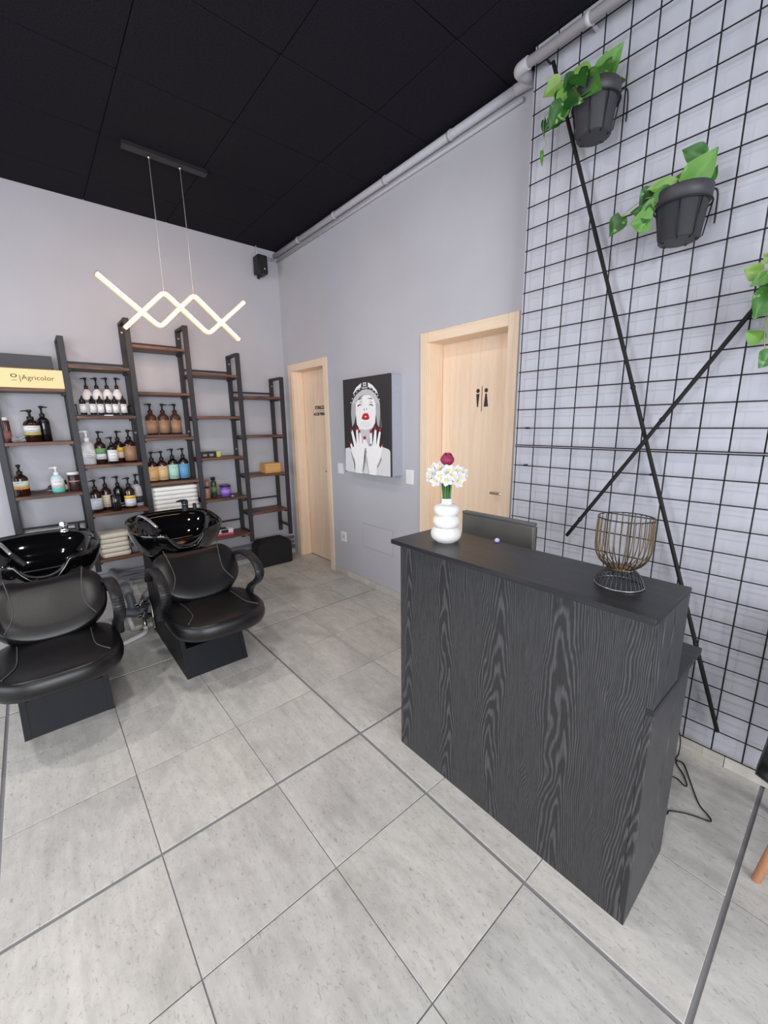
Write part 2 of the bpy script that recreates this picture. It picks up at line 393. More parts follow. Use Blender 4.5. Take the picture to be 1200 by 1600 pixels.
# doors
def door(name, oy0, oy1, op, ztop, leaf_x, mats):
    """oy0<oy1 outer architrave edges; op = opening in the wall"""
    e = empty_struct(name)
    tw = .070
    i0, i1 = oy0+tw, oy1-tw
    zi = ztop-tw
    Bm().box(-.012, 0, oy0, i0, 0, ztop, .002, seg=1).obj('architrave', mats[0], e)
    Bm().box(-.012, 0, i1, oy1, 0, ztop, .002, seg=1).obj('architrave', mats[0], e)
    Bm().box(-.012, 0, i0+.0006, i1-.0006, zi, ztop, .002, seg=1).obj('architrave', mats[1], e)
    Bm().box(0, leaf_x, op[0], i0+.008, 0, zi+.008, .001, seg=1).obj('jamb', mats[0], e)
    Bm().box(0, leaf_x, i1-.008, op[1], 0, zi+.008, .001, seg=1).obj('jamb', mats[0], e)
    Bm().box(0, leaf_x, op[0], op[1], zi, OZ, .001, seg=1).obj('jamb', mats[1], e)
    lf = Bm().box(leaf_x+.003, leaf_x+.043, op[0]+.004, op[1]-.004, .006, OZ-.006, .002, seg=1).obj('door_leaf', mats[0], e)
    return e, lf, i0, i1
INK = mat('dark_brown_lettering', (52, 38, 30), 0.6)
d1, lf1, a0, a1 = door('door_1', -.859, -.101, D1, 2.10, .12, (MAPLE, MAPLEY))
bm_ = bmesh.new()
for txt, z, s in (('STERILIZARE', 1.653, .044), ('ACCES PERSONAL', 1.588, .038)):
    me = text_mesh(txt, s, bold=.0022); me.transform(face_matrix((.1226, -.524, z), '-x')); bm_.from_mesh(me)
me = bpy.data.meshes.new('lettering'); bm_.to_mesh(me); bm_.free(); me.materials.append(INK)
o = place(me, 'lettering', lf1)
Bm().box(.1222, .123, -.61, -.44, 1.6185, 1.622).obj('lettering_rule', INK, lf1)
hb = Bm(); hb.cyl((.1225, -.735, 1.005), (.117, -.735, 1.005), .024, 18); hb.cyl((.118, -.735, 1.005), (.082, -.735, 1.005), .009); hb.tube([(.082, -.742, 1.005), (.082, -.63, 1.005)], .009, 10); hb.obj('handle', STEEL, lf1)
d2, lf2, a0, a1 = door('door_2', -2.868, -2.085, D2, 2.10, .14, (MAPLE, MAPLEY))
# washroom pictogram: two figures parted by an upright rule
pb = Bm(); xk = .1425
def cyl_x(b, y, z, r, t=.0012): b.cyl((xk, y, z), (xk-t, y, z), r, 14)
yc = -2.516
cyl_x(pb, yc+.033, 1.692, .014); pb.prism([(yc+.046, 1.672), (yc+.020, 1.672), (yc+.029, 1.586), (yc+.037, 1.586)], 'x', xk-.0012, xk)
cyl_x(pb, yc-.034, 1.692, .014); pb.prism([(yc-.028, 1.672), (yc-.040, 1.672), (yc-.052, 1.586), (yc-.018, 1.586)], 'x', xk-.0012, xk)
pb.box(xk-.0012, xk, yc-.0022, yc+.0022, 1.555, 1.722)
pb.obj('pictogram', INK, lf2)
hb = Bm(); hb.cyl((.1425, -2.765, 1.015), (.137, -2.765, 1.015), .025, 18); hb.cyl((.138, -2.765, 1.015), (.098, -2.765, 1.015), .009); hb.tube([(.098, -2.772, 1.015), (.098, -2.645, 1.015)], .009, 10); hb.obj('handle', STEEL, lf2)

# ------------------------------------------------------------------ reception desk
desk = thing('reception_desk', 'black ash-grain reception desk with raised counter top, in front of the wire grid wall', 'desk', (-.92, -3.52, 0))
L0 = Vector((-.92, -3.52, 0))
def dpart(bm, name, mt):
    o = bm.obj(name, mt, desk); o.data.transform(Matrix.Translation(-L0)); return o
dpart(Bm().box(-1.089, -1.071, -3.991, -3.033, 0, 1.009, .0008, seg=1), 'front_panel', ASH_V)
dpart(Bm().box(-1.175, -.884, -4.010, -3.069+.0, 1.0095, 1.027, .001, seg=1), 'counter_top', ASH_Y)
dpart(Bm().box(-1.0705, -.884, -3.0515, -3.0335, .7365, 1.009, .0008, seg=1), 'side_panel', ASH_V)
dpart(Bm().box(-1.0885, -.884, -4.009, -3.9915, .7365, 1.009, .0008, seg=1), 'side_panel', ASH_V)
dpart(Bm().prism([(-1.0705, -3.03), (-1.0705, -3.9912), (-1.0885, -3.9912), (-1.0885, -4.0105), (-.62, -4.0105), (-.62, -3.03)], 'z', .718, .736), 'worktop', ASH_Y)
dpart(Bm().box(-1.0885, -.75, -4.009, -3.9915, 0, .7175, .0008, seg=1), 'side_panel', ASH_V)
dpart(Bm().box(-1.0705, -.75, -3.0515, -3.0335, 0, .7175, .0008, seg=1), 'side_panel', ASH_V)
dpart(Bm().box(-1.0705, -.80, -3.991, -3.052, .40, .418, .0008, seg=1), 'shelf', ASH_Y)

# computer monitor on the low worktop, back to the room
mon = thing('monitor', 'dark computer monitor standing behind the raised desk counter', 'monitor', (-.70, -3.24, .736))
Bm().box(-.016, .012, -.190, .178, .075, .328, .004).obj('casing', mat('monitor_casing', (98, 96, 92), .4), mon)
Bm().box(.0121, .0145, -.19, .172, .088, .322).obj('screen', mat('dark_screen', (12, 12, 14), .15), mon)
Bm().box(-.018, .014, -.190, .178, .3285, .341, .003).obj('top_bezel', mat('monitor_edge', (92, 94, 98), .4), mon)
Bm().box(-.035, -.017, -.04, .04, .02, .18, .004).box(-.09, .06, -.11, .11, 0, .012, .004).cyl((-.026, 0, .01), (-.026, 0, .03), .02).obj('stand', PLASTIC, mon)
bead = Bm().lathe([(.002, 0), (.008, .0015), (.0105, .007), (.009, .013), (.004, .0165), (.0015, .017)], 14).obj('glass_bead', mat('pale_purple_glass', (196, 186, 236), .15, coat=.5), None)
bead.location = (-.902, -3.385, 1.0272); tag(bead, 'tiny pale purple bead at the back edge of the counter top', 'bead')

# ------------------------------------------------------------------ ladder shelving on the back wall
shelf_u = thing('ladder_shelving', 'tall black steel ladder shelving with brown stained wood shelves on the back wall', 'shelving', (-1.28, -.14, .31))
S0 = Vector((-1.28, -.14, .31))
def sp(bm, name, mt, parent=None):
    me = bm.mesh(name, mt); me.transform(Matrix.Translation(-S0)); return place(me, name, parent or shelf_u)
UX = [-2.385, -1.943, -1.500, -1.058, -.616, -.178]
UT = [1.96, 2.15, 2.335, 2.335, 2.15, 1.96]
YB, YFt = -.028, -.262
SH = [[1.770, 1.385, .99, .605], [1.950, 1.575, 1.190, .795, .405], [2.140, 1.770, 1.390, 1.002, .61], [1.950, 1.572, 1.190, .795, .412], [1.765, 1.385, .993, .605]]
for ux, ut in zip(UX, UT):
    b = Bm(); hw = .020
    b.box(ux-hw, ux+hw, YFt-.012, YFt+.012, .31, ut, .002, seg=1); u = sp(b, 'upright', METAL)
    b = Bm(); b.box(ux-hw, ux+hw, YB-.012, YB+.012, .31, ut, .002, seg=1); sp(b, 'upright', METAL)
    b = Bm(); b.box(ux-hw, ux+hw, YFt+.0125, YB-.0125, ut-.022, ut, .002, seg=1); sp(b, 'top_bar', METAL)
    b = Bm(); b.box(ux-hw*.6, ux+hw*.6, YFt+.0125, YB-.0125, .395, .418, .001, seg=1); sp(b, 'bottom_bar', METAL)
    for z in (ut-.075, ut-.9): sp(Bm().cyl((ux, YB-.0125, z), (ux, YB-.017, z), .008, 8), 'wall_screw', STEEL)
    for z in (ut-.05, .6): sp(Bm().box(ux-.008, ux+.008, YB+.0125, 0.0, z-.008, z+.008), 'wall_spacer', METAL)
for c in range(5):
    xl, xr = UX[c]+.0205, UX[c+1]-.0205
    for k, z in enumerate(SH[c]):
        sp(Bm().box(xl, xr, YFt-.010, YB+.008, z-.024, z, .002, seg=1), 'shelf', PINE)
        for q0, q1 in ((xl, xl+.016), (xr-.016, xr)): sp(Bm().box(q0, q1, YFt+.0125, YB-.0125, z-.040, z-.0245), 'bracket', METAL)
    ztop = SH[c][0]; zb = SH[c][-1]
    for z in (ztop+.045, zb+.10):
        sp(Bm().box(xl, xr, YB-.003, YB+.006, z-.008, z+.008), 'back_rail', METAL)

# ------------------------------------------------------------------ bottles and jars
AMBER = mat('amber_brown_plastic', (44, 22, 16), .12, coat=.3); DARK = mat('near_black_plastic', (20, 17, 18), .15, coat=.3)
COPPER = mat('copper_brown_plastic', (78, 48, 36), .16, coat=.3)
FROST = mat('frosted_clear_plastic', (205, 206, 210), .3); CREAMW = mat('white_bottle_plastic', (236, 234, 236), .35)
LW = mat('white_paper', (232, 232, 234), .6); LC = mat('cream_paper', (232, 214, 190), .6); LMINT = mat('mint_paper', (214, 226, 208), .6)
LOR = mat('orange_band', (236, 152, 68), .6); LOL = mat('olive_band', (196, 186, 110), .6); LGR = mat('green_band', (112, 156, 104), .6)
LLG = mat('pale_grey_paper', (206, 212, 220), .6); LYE = mat('yellow_band', (246, 204, 54), .6); LCOP = mat('copper_label', (160, 124, 98), .5)
LPEACH = mat('peach_label', (226, 178, 122), .6); LTAN = mat('tan_label', (222, 192, 146), .6); LAQ = mat('mint_green_label', (178, 222, 208), .6); LBL = mat('sky_blue_label', (98, 162, 208), .6)
TURQ = mat('turquoise_plastic', (94, 214, 198), .35); PALEB = mat('pale_aqua_plastic', (190, 224, 228), .3)
PRINT = mat('faint_grey_print', (128, 126, 126), .6); PURPLE = mat('purple_plastic', (124, 82, 192), .3); GREENB = mat('dark_green_plastic', (52, 70, 50), .25)

def bottle(kind, label, cat, group, x, y, z, r, h, body, pump=PLASTICD, bands=(), turn=200, prints=0, pump_kind='pump', shoulder='sloped'):
    """bands: list of (z0, z1, material) as fractions of the body height; turn = nozzle heading in degrees"""
    t = thing(kind, label, cat, (x, y, z+.0006), group)
    hb = h*(.70 if pump_kind == 'pump' else .82 if pump_kind == 'dropper' else .88)
    if shoulder == 'sloped':
        prof = [(r*.90, 0), (r, .006), (r, hb*.79), (r*.95, hb*.84), (r*.66, hb*.925), (r*.42, hb*.97), (r*.36, hb)]
        btop = .70
    elif shoulder == 'round':
        prof = [(r*.88, 0), (r, .006), (r, hb*.72), (r*.97, hb*.80), (r*.86, hb*.88), (r*.62, hb*.945), (r*.40, hb*.97), (r*.36, hb)]
        btop = .68
    else:
        prof = [(r*.94, 0), (r, .004), (r, hb*.94), (r*.92, hb*.985), (r*.5, hb)]
        btop = .92
    b = Bm(); b.lathe(prof, 20); b.obj('body', body, t)
    if bands:
        b = Bm(); mats = []
        for k, (f0, f1, mt) in enumerate(bands):
            mats.append(mt)
            b.lathe([(r+.0005, hb*f0), (r+.0009, hb*f0), (r+.0009, hb*f1), (r+.0005, hb*f1)], 14, mi=k, a0=math.radians(190), a1=math.radians(350))
        if prints:
            mats.append(PRINT); f0 = min(q[0] for q in bands); f1 = max(q[1] for q in bands)
            for q in range(prints):
                zz = hb*(f0+(f1-f0)*(.2+.6*q/max(1, prints-1)))
                b.lathe([(r+.0010, zz-.0016), (r+.0013, zz-.0016), (r+.0013, zz+.0016), (r+.0010, zz+.0016)], 8, mi=len(mats)-1, a0=math.radians(238), a1=math.radians(302-(q % 2)*14))
        b.obj('paper_label', mats, t)
    b = Bm()
    if pump_kind == 'pump':
        q = r*.40
        b.lathe([(q, hb-.004), (q*1.05, hb), (q*1.05, hb+h*.07), (q*.8, hb+h*.09)], 14)
        b.cyl((0, 0, hb+h*.085), (0, 0, h-.016), q*.42, 10)
        b.lathe([(q*.5, h-.020), (q*.8, h-.016), (q*.8, h-.004), (q*.5, h)], 12)
        a = math.radians(turn); d = Vector((math.cos(a), math.sin(a), 0)); n0 = Vector((0, 0, h-.009))
        b.tube([n0, n0+d*(r*.55), n0+d*(r*.98)+Vector((0, 0, -.003))], [.0055, .0045, .0035], 8)
        b.tube([n0, n0-d*(r*.35)], [.0055, .004], 8)
        b.obj('pump', pump, t)
    elif pump_kind == 'dropper':
        b.lathe([(r*.55, hb-.003), (r*.58, hb), (r*.5, hb+h*.06), (r*.3, hb+h*.08), (r*.28, h*.98), (r*.12, h)], 12); b.obj('dropper_cap', pump, t)
    else:
        b.lathe([(r*(.75 if shoulder != 'tub' else 1.06), hb-.003), (r*(.78 if shoulder != 'tub' else 1.07), h-.003), (r*(.7 if shoulder != 'tub' else 1.03), h)], 20); b.obj('lid', pump, t)
    return t
PB = 'bottle'
G1 = 'bottles on the left column of the shelving'; G2 = 'bottles on the second column of the shelving'
G3 = 'bottles on the middle column of the shelving'; G4 = 'jars and bottles on the fourth column of the shelving'
bottle('capped_bottle', 'slim red-brown bottle with white cap at the far left end of its shelf', PB, G1, -2.338, -.14, 1.385, .0208, .181, mat('red_brown_plastic', (84, 40, 38), .2), WHITE, [(.15, .5, mat('dull_rose_label', (150, 92, 92), .6))], prints=2, pump_kind='cap', shoulder='tub2')
bottle('pump_bottle', 'wide amber pump bottle with white and olive label, left column', PB, G1, -2.196, -.16, 1.385, .0495, .236, AMBER, bands=[(.30, .44, LOL), (.441, .72, LW)], turn=180, prints=3, shoulder='round')
bottle('pump_bottle', 'plain black pump bottle with thin white scrawl behind the wide amber bottle', PB, G1, -2.122, -.095, 1.385, .0402, .267, DARK, bands=[], turn=10, shoulder='round')
bottle('pump_bottle', 'amber pump bottle with cream and orange label, left column', PB, G1, -2.318, -.17, .99, .0454, .232, AMBER, bands=[(.30, .42, LOR), (.421, .68, LMINT)], turn=280, prints=2)
bottle('pump_bottle', 'pale aqua bottle with white pump and turquoise base', PB, G1, -2.103, -.17, .99, .0416, .201, PALEB, WHITE, [(.02, .25, TURQ), (.251, .75, LW)], turn=182, prints=3, shoulder='round')
bottle('sample_bottle', 'tiny dark bottle with pale label beside the white-lidded tub', PB, G1, -2.058, -.13, .99, .0145, .085, DARK, PLASTICD, [(.15, .7, LC)], pump_kind='cap', shoulder='tub2')
bottle('product_tub', 'dark brown tub with white lid and pale print, left column', 'tub', G1, -1.998, -.15, .99, .0385, .148, mat('dark_maroon_plastic', (58, 34, 36), .3), WHITE, [(.55, .62, mat('rose_print', (190, 150, 150), .6))], prints=0, pump_kind='cap', shoulder='tub')
for i, (bx, r, hh) in enumerate(((-1.814, .0335, .301), (-1.744, .0345, .305), (-1.673, .0345, .309), (-1.603, .0345, .313))):
    bottle('pump_bottle', ('leftmost', 'second from left', 'third from left', 'rightmost')[i]+' white bottle with black pump standing behind the dropper bottles', PB, 'white pump bottles behind the dropper bottles', bx, -.095, 1.585, r, hh*.97, CREAMW, PLASTICD, [(.47, .58, mat('grey_print_band', (120, 120, 120), .6))], turn=(180, 170, 175, 10)[i], shoulder='sloped')
for i, (bx, r, hh) in enumerate(((-1.864, .0215, .143), (-1.800, .0215, .145), (-1.748, .0215, .146), (-1.694, .0215, .147), (-1.646, .0215, .148), (-1.588, .0215, .15))):
    bottle('dropper_bottle', ('first', 'second', 'third', 'fourth', 'fifth', 'sixth')[i]+' from the left of six small dark dropper bottles in the black tray', PB, 'dropper bottles in the black tray', bx, -.205, 1.585, r, hh, DARK, PLASTICD, [(.12, .68, LW)], prints=2, pump_kind='dropper', shoulder='tub2')
tray = thing('bottle_tray', 'low black rail tray holding white and dropper bottles', 'tray', (-1.722, -.16, 1.575))
Bm().box(-.19, .19, -.085, .105, .0005, .0095, .002, seg=1).obj('tray_base', METAL, tray)
b = Bm()
for sx in (-.188, .188): b.tube([(sx, -.08, .012), (sx, -.08, .085), (sx, .1, .085), (sx, .1, .012)], .005, 6)
b.obj('end_rail', METAL, tray)
Bm().box(-.015, .045, -.0868, -.0852, .002, .008).obj('maker_plate', STEEL, tray)
bottle('pump_bottle', 'large frosted clear bottle with white pump, left end of its shelf', PB, G2, -1.872, -.165, 1.19, .0444, .272, FROST, WHITE, [(.25, .62, LW)], turn=185, prints=4)
bottle('pump_bottle', 'amber pump bottle with green and white label', PB, G2, -1.790, -.15, 1.19, .0400, .266, AMBER, bands=[(.20, .44, LLG), (.441, .68, LGR)], turn=0, prints=2)
bottle('pump_bottle', 'short dark pump bottle with large white label in front of the yellow-labelled one', PB, G2, -1.712, -.185, 1.19, .0355, .218, DARK, bands=[(.12, .72, LW)], turn=175, prints=3, shoulder='round')
bottle('pump_bottle', 'dark pump bottle with yellow-topped label, partly behind the short bottle', PB, G2, -1.654, -.105, 1.19, .0385, .265, AMBER, bands=[(.20, .50, LC), (.501, .68, LYE)], turn=10)
bottle('pump_bottle', 'amber pump bottle with copper label, right end of the second column', PB, G2, -1.578, -.15, 1.19, .0465, .272, AMBER, bands=[(.08, .71, LCOP)], turn=0, prints=2)
bottle('pump_bottle', 'dark pump bottle with pale mint label beside the left post, low shelf', PB, G2, -1.872, -.16, .795, .0406, .270, AMBER, bands=[(.14, .62, LLG)], turn=200, prints=3)
bottle('pump_bottle', 'dark pump bottle with cream label beside the black candle jar', PB, G2, -1.793, -.11, .795, .0384, .282, AMBER, bands=[(.14, .66, LC)], turn=190, prints=4)
t = thing('candle_jar', 'short plain black candle jar among the dark pump bottles', 'jar', (-1.742, -.195, .7956), G2)
Bm().lathe([(.034, 0), (.0365, .003), (.0365, .128), (.035, .130), (.033, .128), (.033, .02)], 22, cap1=False).lathe([(.033, .02), (.0005, .02)], 22, cap0=False).obj('glass', DARK, t)
bottle('pump_bottle', 'plain black pump bottle behind the candle jar with small white print', PB, G2, -1.700, -.085, .795, .0376, .277, DARK, bands=[(.08, .13, LW), (.2, .24, LLG)], turn=170)
bottle('pump_bottle', 'amber pump bottle with yellow and white label, low shelf', PB, G2, -1.632, -.165, .795, .0425, .268, AMBER, bands=[(.12, .46, LW), (.461, .60, LYE)], turn=176, prints=3)
bottle('pump_bottle', 'pale grey bottle with black label and black pump, right end of low shelf', PB, G2, -1.560, -.09, .795, .0392, .283, mat('pale_grey_plastic', (198, 198, 206), .35), PLASTICD, [(.16, .45, mat('charcoal_label', (58, 58, 66), .6))], turn=20, shoulder='round')
rack = Bm().box(-.19, .175, -.075, .075, .0005, .0235, .002, seg=1).obj('display_board', mat('grey_brown_board', (92, 76, 72), .6), None)
rack.location = (-1.285, -.145, 1.390); tag(rack, 'thin grey-brown board under three copper bottles', 'board')
for i, bx in enumerate((-1.384, -1.286, -1.186)):
    bottle('pump_bottle', ('left', 'middle', 'right')[i]+' one of three copper-brown pump bottles on the thin board', PB, 'copper pump bottles on the board', bx, -.135, 1.414, .0445, .268, COPPER, PLASTICD, [(.08, .66, LCOP)], turn=(180, 0, 178)[i], prints=2)
for i, (bx, hh, lm, nm) in enumerate(((-1.426, .267, LPEACH, 'peach'), (-1.346, .269, LTAN, 'tan'), (-1.256, .285, LAQ, 'mint green'), (-1.166, .286, LBL, 'sky blue'))):
    bottle('pump_bottle', 'dark pump bottle with %s label in the row of four' % nm, PB, 'row of four coloured-label bottles', bx, -.15, 1.002, .0432, hh, AMBER if i < 2 else DARK, PLASTICD, [(.06, .72, lm)], turn=(0, 180, 182, 178)[i], prints=2)
bottle('product_jar', 'small copper jar with dark cap beside the shelf post', 'jar', G4, -.985, -.165, .795, .0265, .115, mat('copper_jar', (166, 128, 104), .35), PLASTICD, [], pump_kind='cap', shoulder='tub2')
bottle('capped_bottle', 'slim rose-beige bottle behind the small copper jar', PB, G4, -.955, -.09, .795, .0174, .178, mat('rose_beige_plastic', (176, 140, 124), .35), mat('rose_cap', (160, 118, 104), .4), [], pump_kind='cap', shoulder='tub2')
bottle('capped_bottle', 'slim dark green bottle next to the purple jar', PB, G4, -.915, -.15, .795, .0270, .200, GREENB, PLASTICD, [(.3, .6, mat('sage_label', (112, 128, 88), .6))], pump_kind='cap', shoulder='round')
t = bottle('product_jar', 'purple jar with dark lid on the fourth column', 'jar', G4, -.805, -.15, .795, .0495, .112, PURPLE, mat('dark_violet_lid', (48, 36, 66), .35), [(.25, .7, mat('lilac_label', (168, 140, 220), .5))], pump_kind='cap', shoulder='tub')
o = Bm().lathe([(.011, 0), (.013, .002), (.013, .008), (.011, .010)], 14).obj('round_tin', mat('lilac_tin', (186, 168, 226), .3), None); o.location = (-.765, -.225, .7956); tag(o, 'tiny lilac tin in front of the purple jar', 'tin')

# boxes on the shelves
yb = thing('cardboard_box', 'long pale yellow box with dark lettering on the top left shelf', 'box', (-2.137, -.19, 1.7706))
YEL = mat('pale_yellow_card', (246, 220, 164), .6)
Bm().box(-.216, .176, -.075, .075, 0, .132, .0015, seg=1).obj('carton', YEL, yb)
bmt = bmesh.new()
me = text_mesh('Agricolor', .048); me.transform(face_matrix((.028, -.0756, .070), '-y')); bmt.from_mesh(me)
me = text_mesh('|', .052); me.transform(face_matrix((-.073, -.0756, .066), '-y')); bmt.from_mesh(me)
me = text_mesh('O', .042, bold=.001); me.transform(face_matrix((-.105, -.0756, .080), '-y') @ Matrix.Diagonal((1.1, .8, 1, 1))); bmt.from_mesh(me)
me = bpy.data.meshes.new('lettering'); bmt.to_mesh(me); bmt.free(); me.materials.append(mat('dark_olive_lettering', (84, 70, 52), .6)); place(me, 'lettering', yb)
Bm().box(-.119, -.091, -.0758, -.0751, .048, .052).obj('small_print', mat('olive_small_print', (140, 118, 80), .6), yb)
o = thing('storage_box', 'flat dark grey box standing behind the pale yellow box', 'box', (-2.16, -.06, 1.7706))
Bm().box(-.20, .158, -.035, .025, 0, .25, .003, seg=1).obj('box_body', mat('dark_grey_board', (72, 72, 78), .6), o)
Bm().box(-.19, .15, -.0356, -.0352, .03, .16).obj('printed_front', mat('brown_print', (110, 84, 70), .6), o)
wb = thing('wooden_box', 'small light wooden box at the right end of the fifth column shelf', 'box', (-.315, -.165, .9936))
WOODB = wood('light_ply', (214, 166, 104), (196, 146, 88), (3, 20, 20), 5, .3, .55, .8, .1)
b = Bm(); b.box(-.085, .085, -.065, .065, 0, .008); b.box(-.085, .085, -.065, -.057, .008, .098, .001, seg=1); b.box(-.085, .085, .057, .065, .008, .098, .001, seg=1); b.box(-.085, -.077, -.057, .057, .008, .098); b.box(.077, .085, -.057, .057, .008, .098)
b.obj('box_body', WOODB, wb); Bm().box(-.075, .075, -.055, .055, .085, .094).obj('box_lid', WOODB, wb)
pk = thing('small_carton', 'low pink, white and black carton on the lowest shelf beside the right basin', 'box', (-.868, -.165, .4126))
Bm().box(-.08, .08, -.055, .055, 0, .062, .001, seg=1).obj('carton', mat('white_carton', (232, 228, 230), .5), pk)
Bm().box(-.0805, .0805, -.0556, -.0551, .001, .022).box(-.0812, -.0802, -.0545, .0545, .001, .061).obj('pink_band', mat('hot_pink_print', (232, 78, 124), .5), pk)
Bm().box(-.045, .03, -.053, .05, .0621, .0626).box(-.04, .03, -.0558, -.0552, .024, .058).obj('black_panel', mat('black_print', (30, 28, 32), .5), pk)
kb = thing('black_carton', 'flat black carton with yellow-green end on the fourth column', 'box', (-.945, -.15, 1.1906))
Bm().box(-.085, .075, -.04, .04, 0, .052, .001, seg=1).obj('carton', mat('black_carton_card', (34, 32, 34), .45), kb)
Bm().box(.0755, .113, -.04, .04, .024, .052, .001, seg=1).box(.0755, .113, -.0395, .0395, 0, .0235).obj('carton_end', [mat('yellow_green_print', (206, 206, 88), .5)], kb)
Bm().box(-.05, -.015, -.0406, -.0402, .012, .030).box(.01, .045, -.0406, -.0402, .010, .034).obj('pale_print', mat('grey_print', (150, 146, 140), .5), kb)
kb2 = Bm().box(-.03, .03, -.035, .035, 0, .042, .002, seg=1).obj('black_case', PLASTICD, None); kb2.location = (-1.006+-.0, -.09, 1.1906)
kb2.location = (-.985, -.075, 1.1906); tag(kb2, 'small black case behind the flat black carton', 'case')
# hair brush
hb = thing('hair_brush', 'dark curved brush lying between the amber and aqua bottles', 'brush', (-2.205, -.10, .9906))
Bm().tube(smooth_path([(-.075, 0, .016), (-.02, 0, .012), (.02, 0, .016), (.05, 0, .03)]), [.014]*19, 8, flat=(.012, .007, (0, 1, 0))).obj('handle', PLASTIC, hb)
Bm().tube(smooth_path([(.045, 0, .028), (.07, 0, .042), (.10, 0, .046)]), .01, flat=(.026, .014, (0, 1, 0))).obj('brush_head', PLASTICD, hb)
# clear plastic crumple
cp = Bm()
for k in range(9):
    a = random.uniform(0, 3.1); p = [(random.uniform(-.045, .045), random.uniform(-.03, .03), random.uniform(.004, .05)) for _ in range(4)]
    cp.tube(smooth_path([(p[0][0], p[0][1], .004)]+p[1:], 3), .0022, 5)
o = cp.obj('plastic_strips', mat('silver_clear_plastic', (196, 192, 198), .2, .3), None); o.location = (-2.283, -.17, 1.386); tag(o, 'loose bundle of shiny clear strips beside the slim red-brown bottle', 'strips')

# towels
CREAM = mat('cream_terry', (228, 220, 204), .95, bump=.6, bscale=220, sheen=.3); TWHITE = mat('white_terry', (246, 245, 242), .95, bump=.6, bscale=220, sheen=.3)
def towel_mesh(w, d, hh, mt):
    b = Bm()
    n = 9; rings = []
    for i in range(13):
        t = i/12; xx = -w/2+w*t; e = min(1, min(t, 1-t)*30+.86)
        r = []
        for k in range(16):
            a = 2*math.pi*k/16; c, s = math.cos(a), math.sin(a)
            r.append((xx, d/2*e*math.copysign(abs(c)**.28, c), hh/2+hh/2*e*math.copysign(abs(s)**.20, s)))
        rings.append(r)
    b.rings(rings); return b.mesh('towel', mt)
ORD = ['bottom', 'second from the bottom', 'third from the bottom', 'fourth from the bottom', 'fifth from the bottom', 'sixth from the bottom', 'seventh from the bottom', 'eighth from the bottom', 'topmost']
def towels(n, x, y, z, w, d, hh, mt, where, group, offs=.006):
    me = towel_mesh(w, d, hh-.0006, mt)
    for i in range(n):
        o = place(me, 'folded_towel', None, (x+random.uniform(-offs, offs), y+random.uniform(-offs, offs), z+.002+i*hh))
        pos = 'topmost' if i == n-1 else ORD[i]
        tag(o, '%s folded towel in the %s' % (pos, where), 'towel', group)
towels(9, -1.280, -.155, .61, .375, .205, .0385, TWHITE, 'tall white stack behind the right basin', 'white towels behind the right basin')
towels(5, -1.800, -.150, .405, .21, .205, .041, CREAM, 'cream stack between the two basins', 'cream towels between the basins')
towels(2, -2.165, -.155, .605, .37, .205, .042, TWHITE, 'low white stack behind the left basin', 'white towels behind the left basin')
b = Bm().tube([(-.06, 0, .03), (.0, -.01, .034), (.07, 0, .03)], [.02, .034, .02], 12, flat=(.075, .03, (0, 1, 0)))
o = b.obj('grey_pouch', mat('grey_cloth', (112, 114, 124), .8), None); o.location = (-1.612, -.15, .4065); tag(o, 'grey cloth pouch beside the cream towel stack, left of the right basin', 'pouch')

# ------------------------------------------------------------------ shampoo units
def sup(th, a, b, n):
    c, s = math.cos(th), math.sin(th)
    return a*math.copysign(abs(c)**(2/n), c), b*math.copysign(abs(s)**(2/n), s)
def make_basin():
    N = 72; rings = []
    lev = [(.42, .10, .585, .0), (.62, .07, .60, .0), (.82, .03, .665, .25), (.94, .01, .745, .65), (1.0, 0, .815, 1), (1.005, 0, .832, 1), (.985, 0, .840, 1), (.955, 0, .838, 1)]
    for s, oy, z, wgt in lev:
        r = []
        for i in range(N):
            th = 2*math.pi*i/N; x, y = sup(th, .292*s, .275*s, 3.0)
            g = math.exp(-(x/.098)**6) if y < 0 else 0
            zz = z-.098*g*wgt+.03*(y/.275)*wgt
            r.append((x, y+oy, zz))
        rings.append(r)
    inner = [(.93, .90, -.012, .828, 1), (.90, .80, -.035, .80, .75), (.85, .74, -.045, .74, .3), (.72, .62, -.04, .685, .05), (.45, .4, -.03, .660, 0), (.12, .1, -.02, .652, 0)]
    for sx, sy, oy, z, wgt in inner:
        r = []
        for i in range(N):
            th = 2*math.pi*i/N; x, y = sup(th, .292*sx, .275*sy, 2.8)
            g = math.exp(-(x/.098)**6) if y < 0 else 0
            r.append((x, y+oy, z-.098*g*wgt+.03*(y/.275)*wgt))
        rings.append(r)
    return Bm().rings(rings)
def make_seat(a, b, t, dome=.012):
    N = 56; rings = []
    for s, z in ((.86, 0), (.955, .008), (.99, .03), (1.0, t*.55), (.985, t*.82), (.95, t*.96), (.90, t), (.6, t+dome*.4), (.25, t+dome*.5), (.02, t+dome*.5)):
        rings.append([(sup(2*math.pi*i/N, a*s, b*s, 2.9)[0], sup(2*math.pi*i/N, a*s, b*s, 2.9)[1], z) for i in range(N)])
    return Bm().rings(rings)
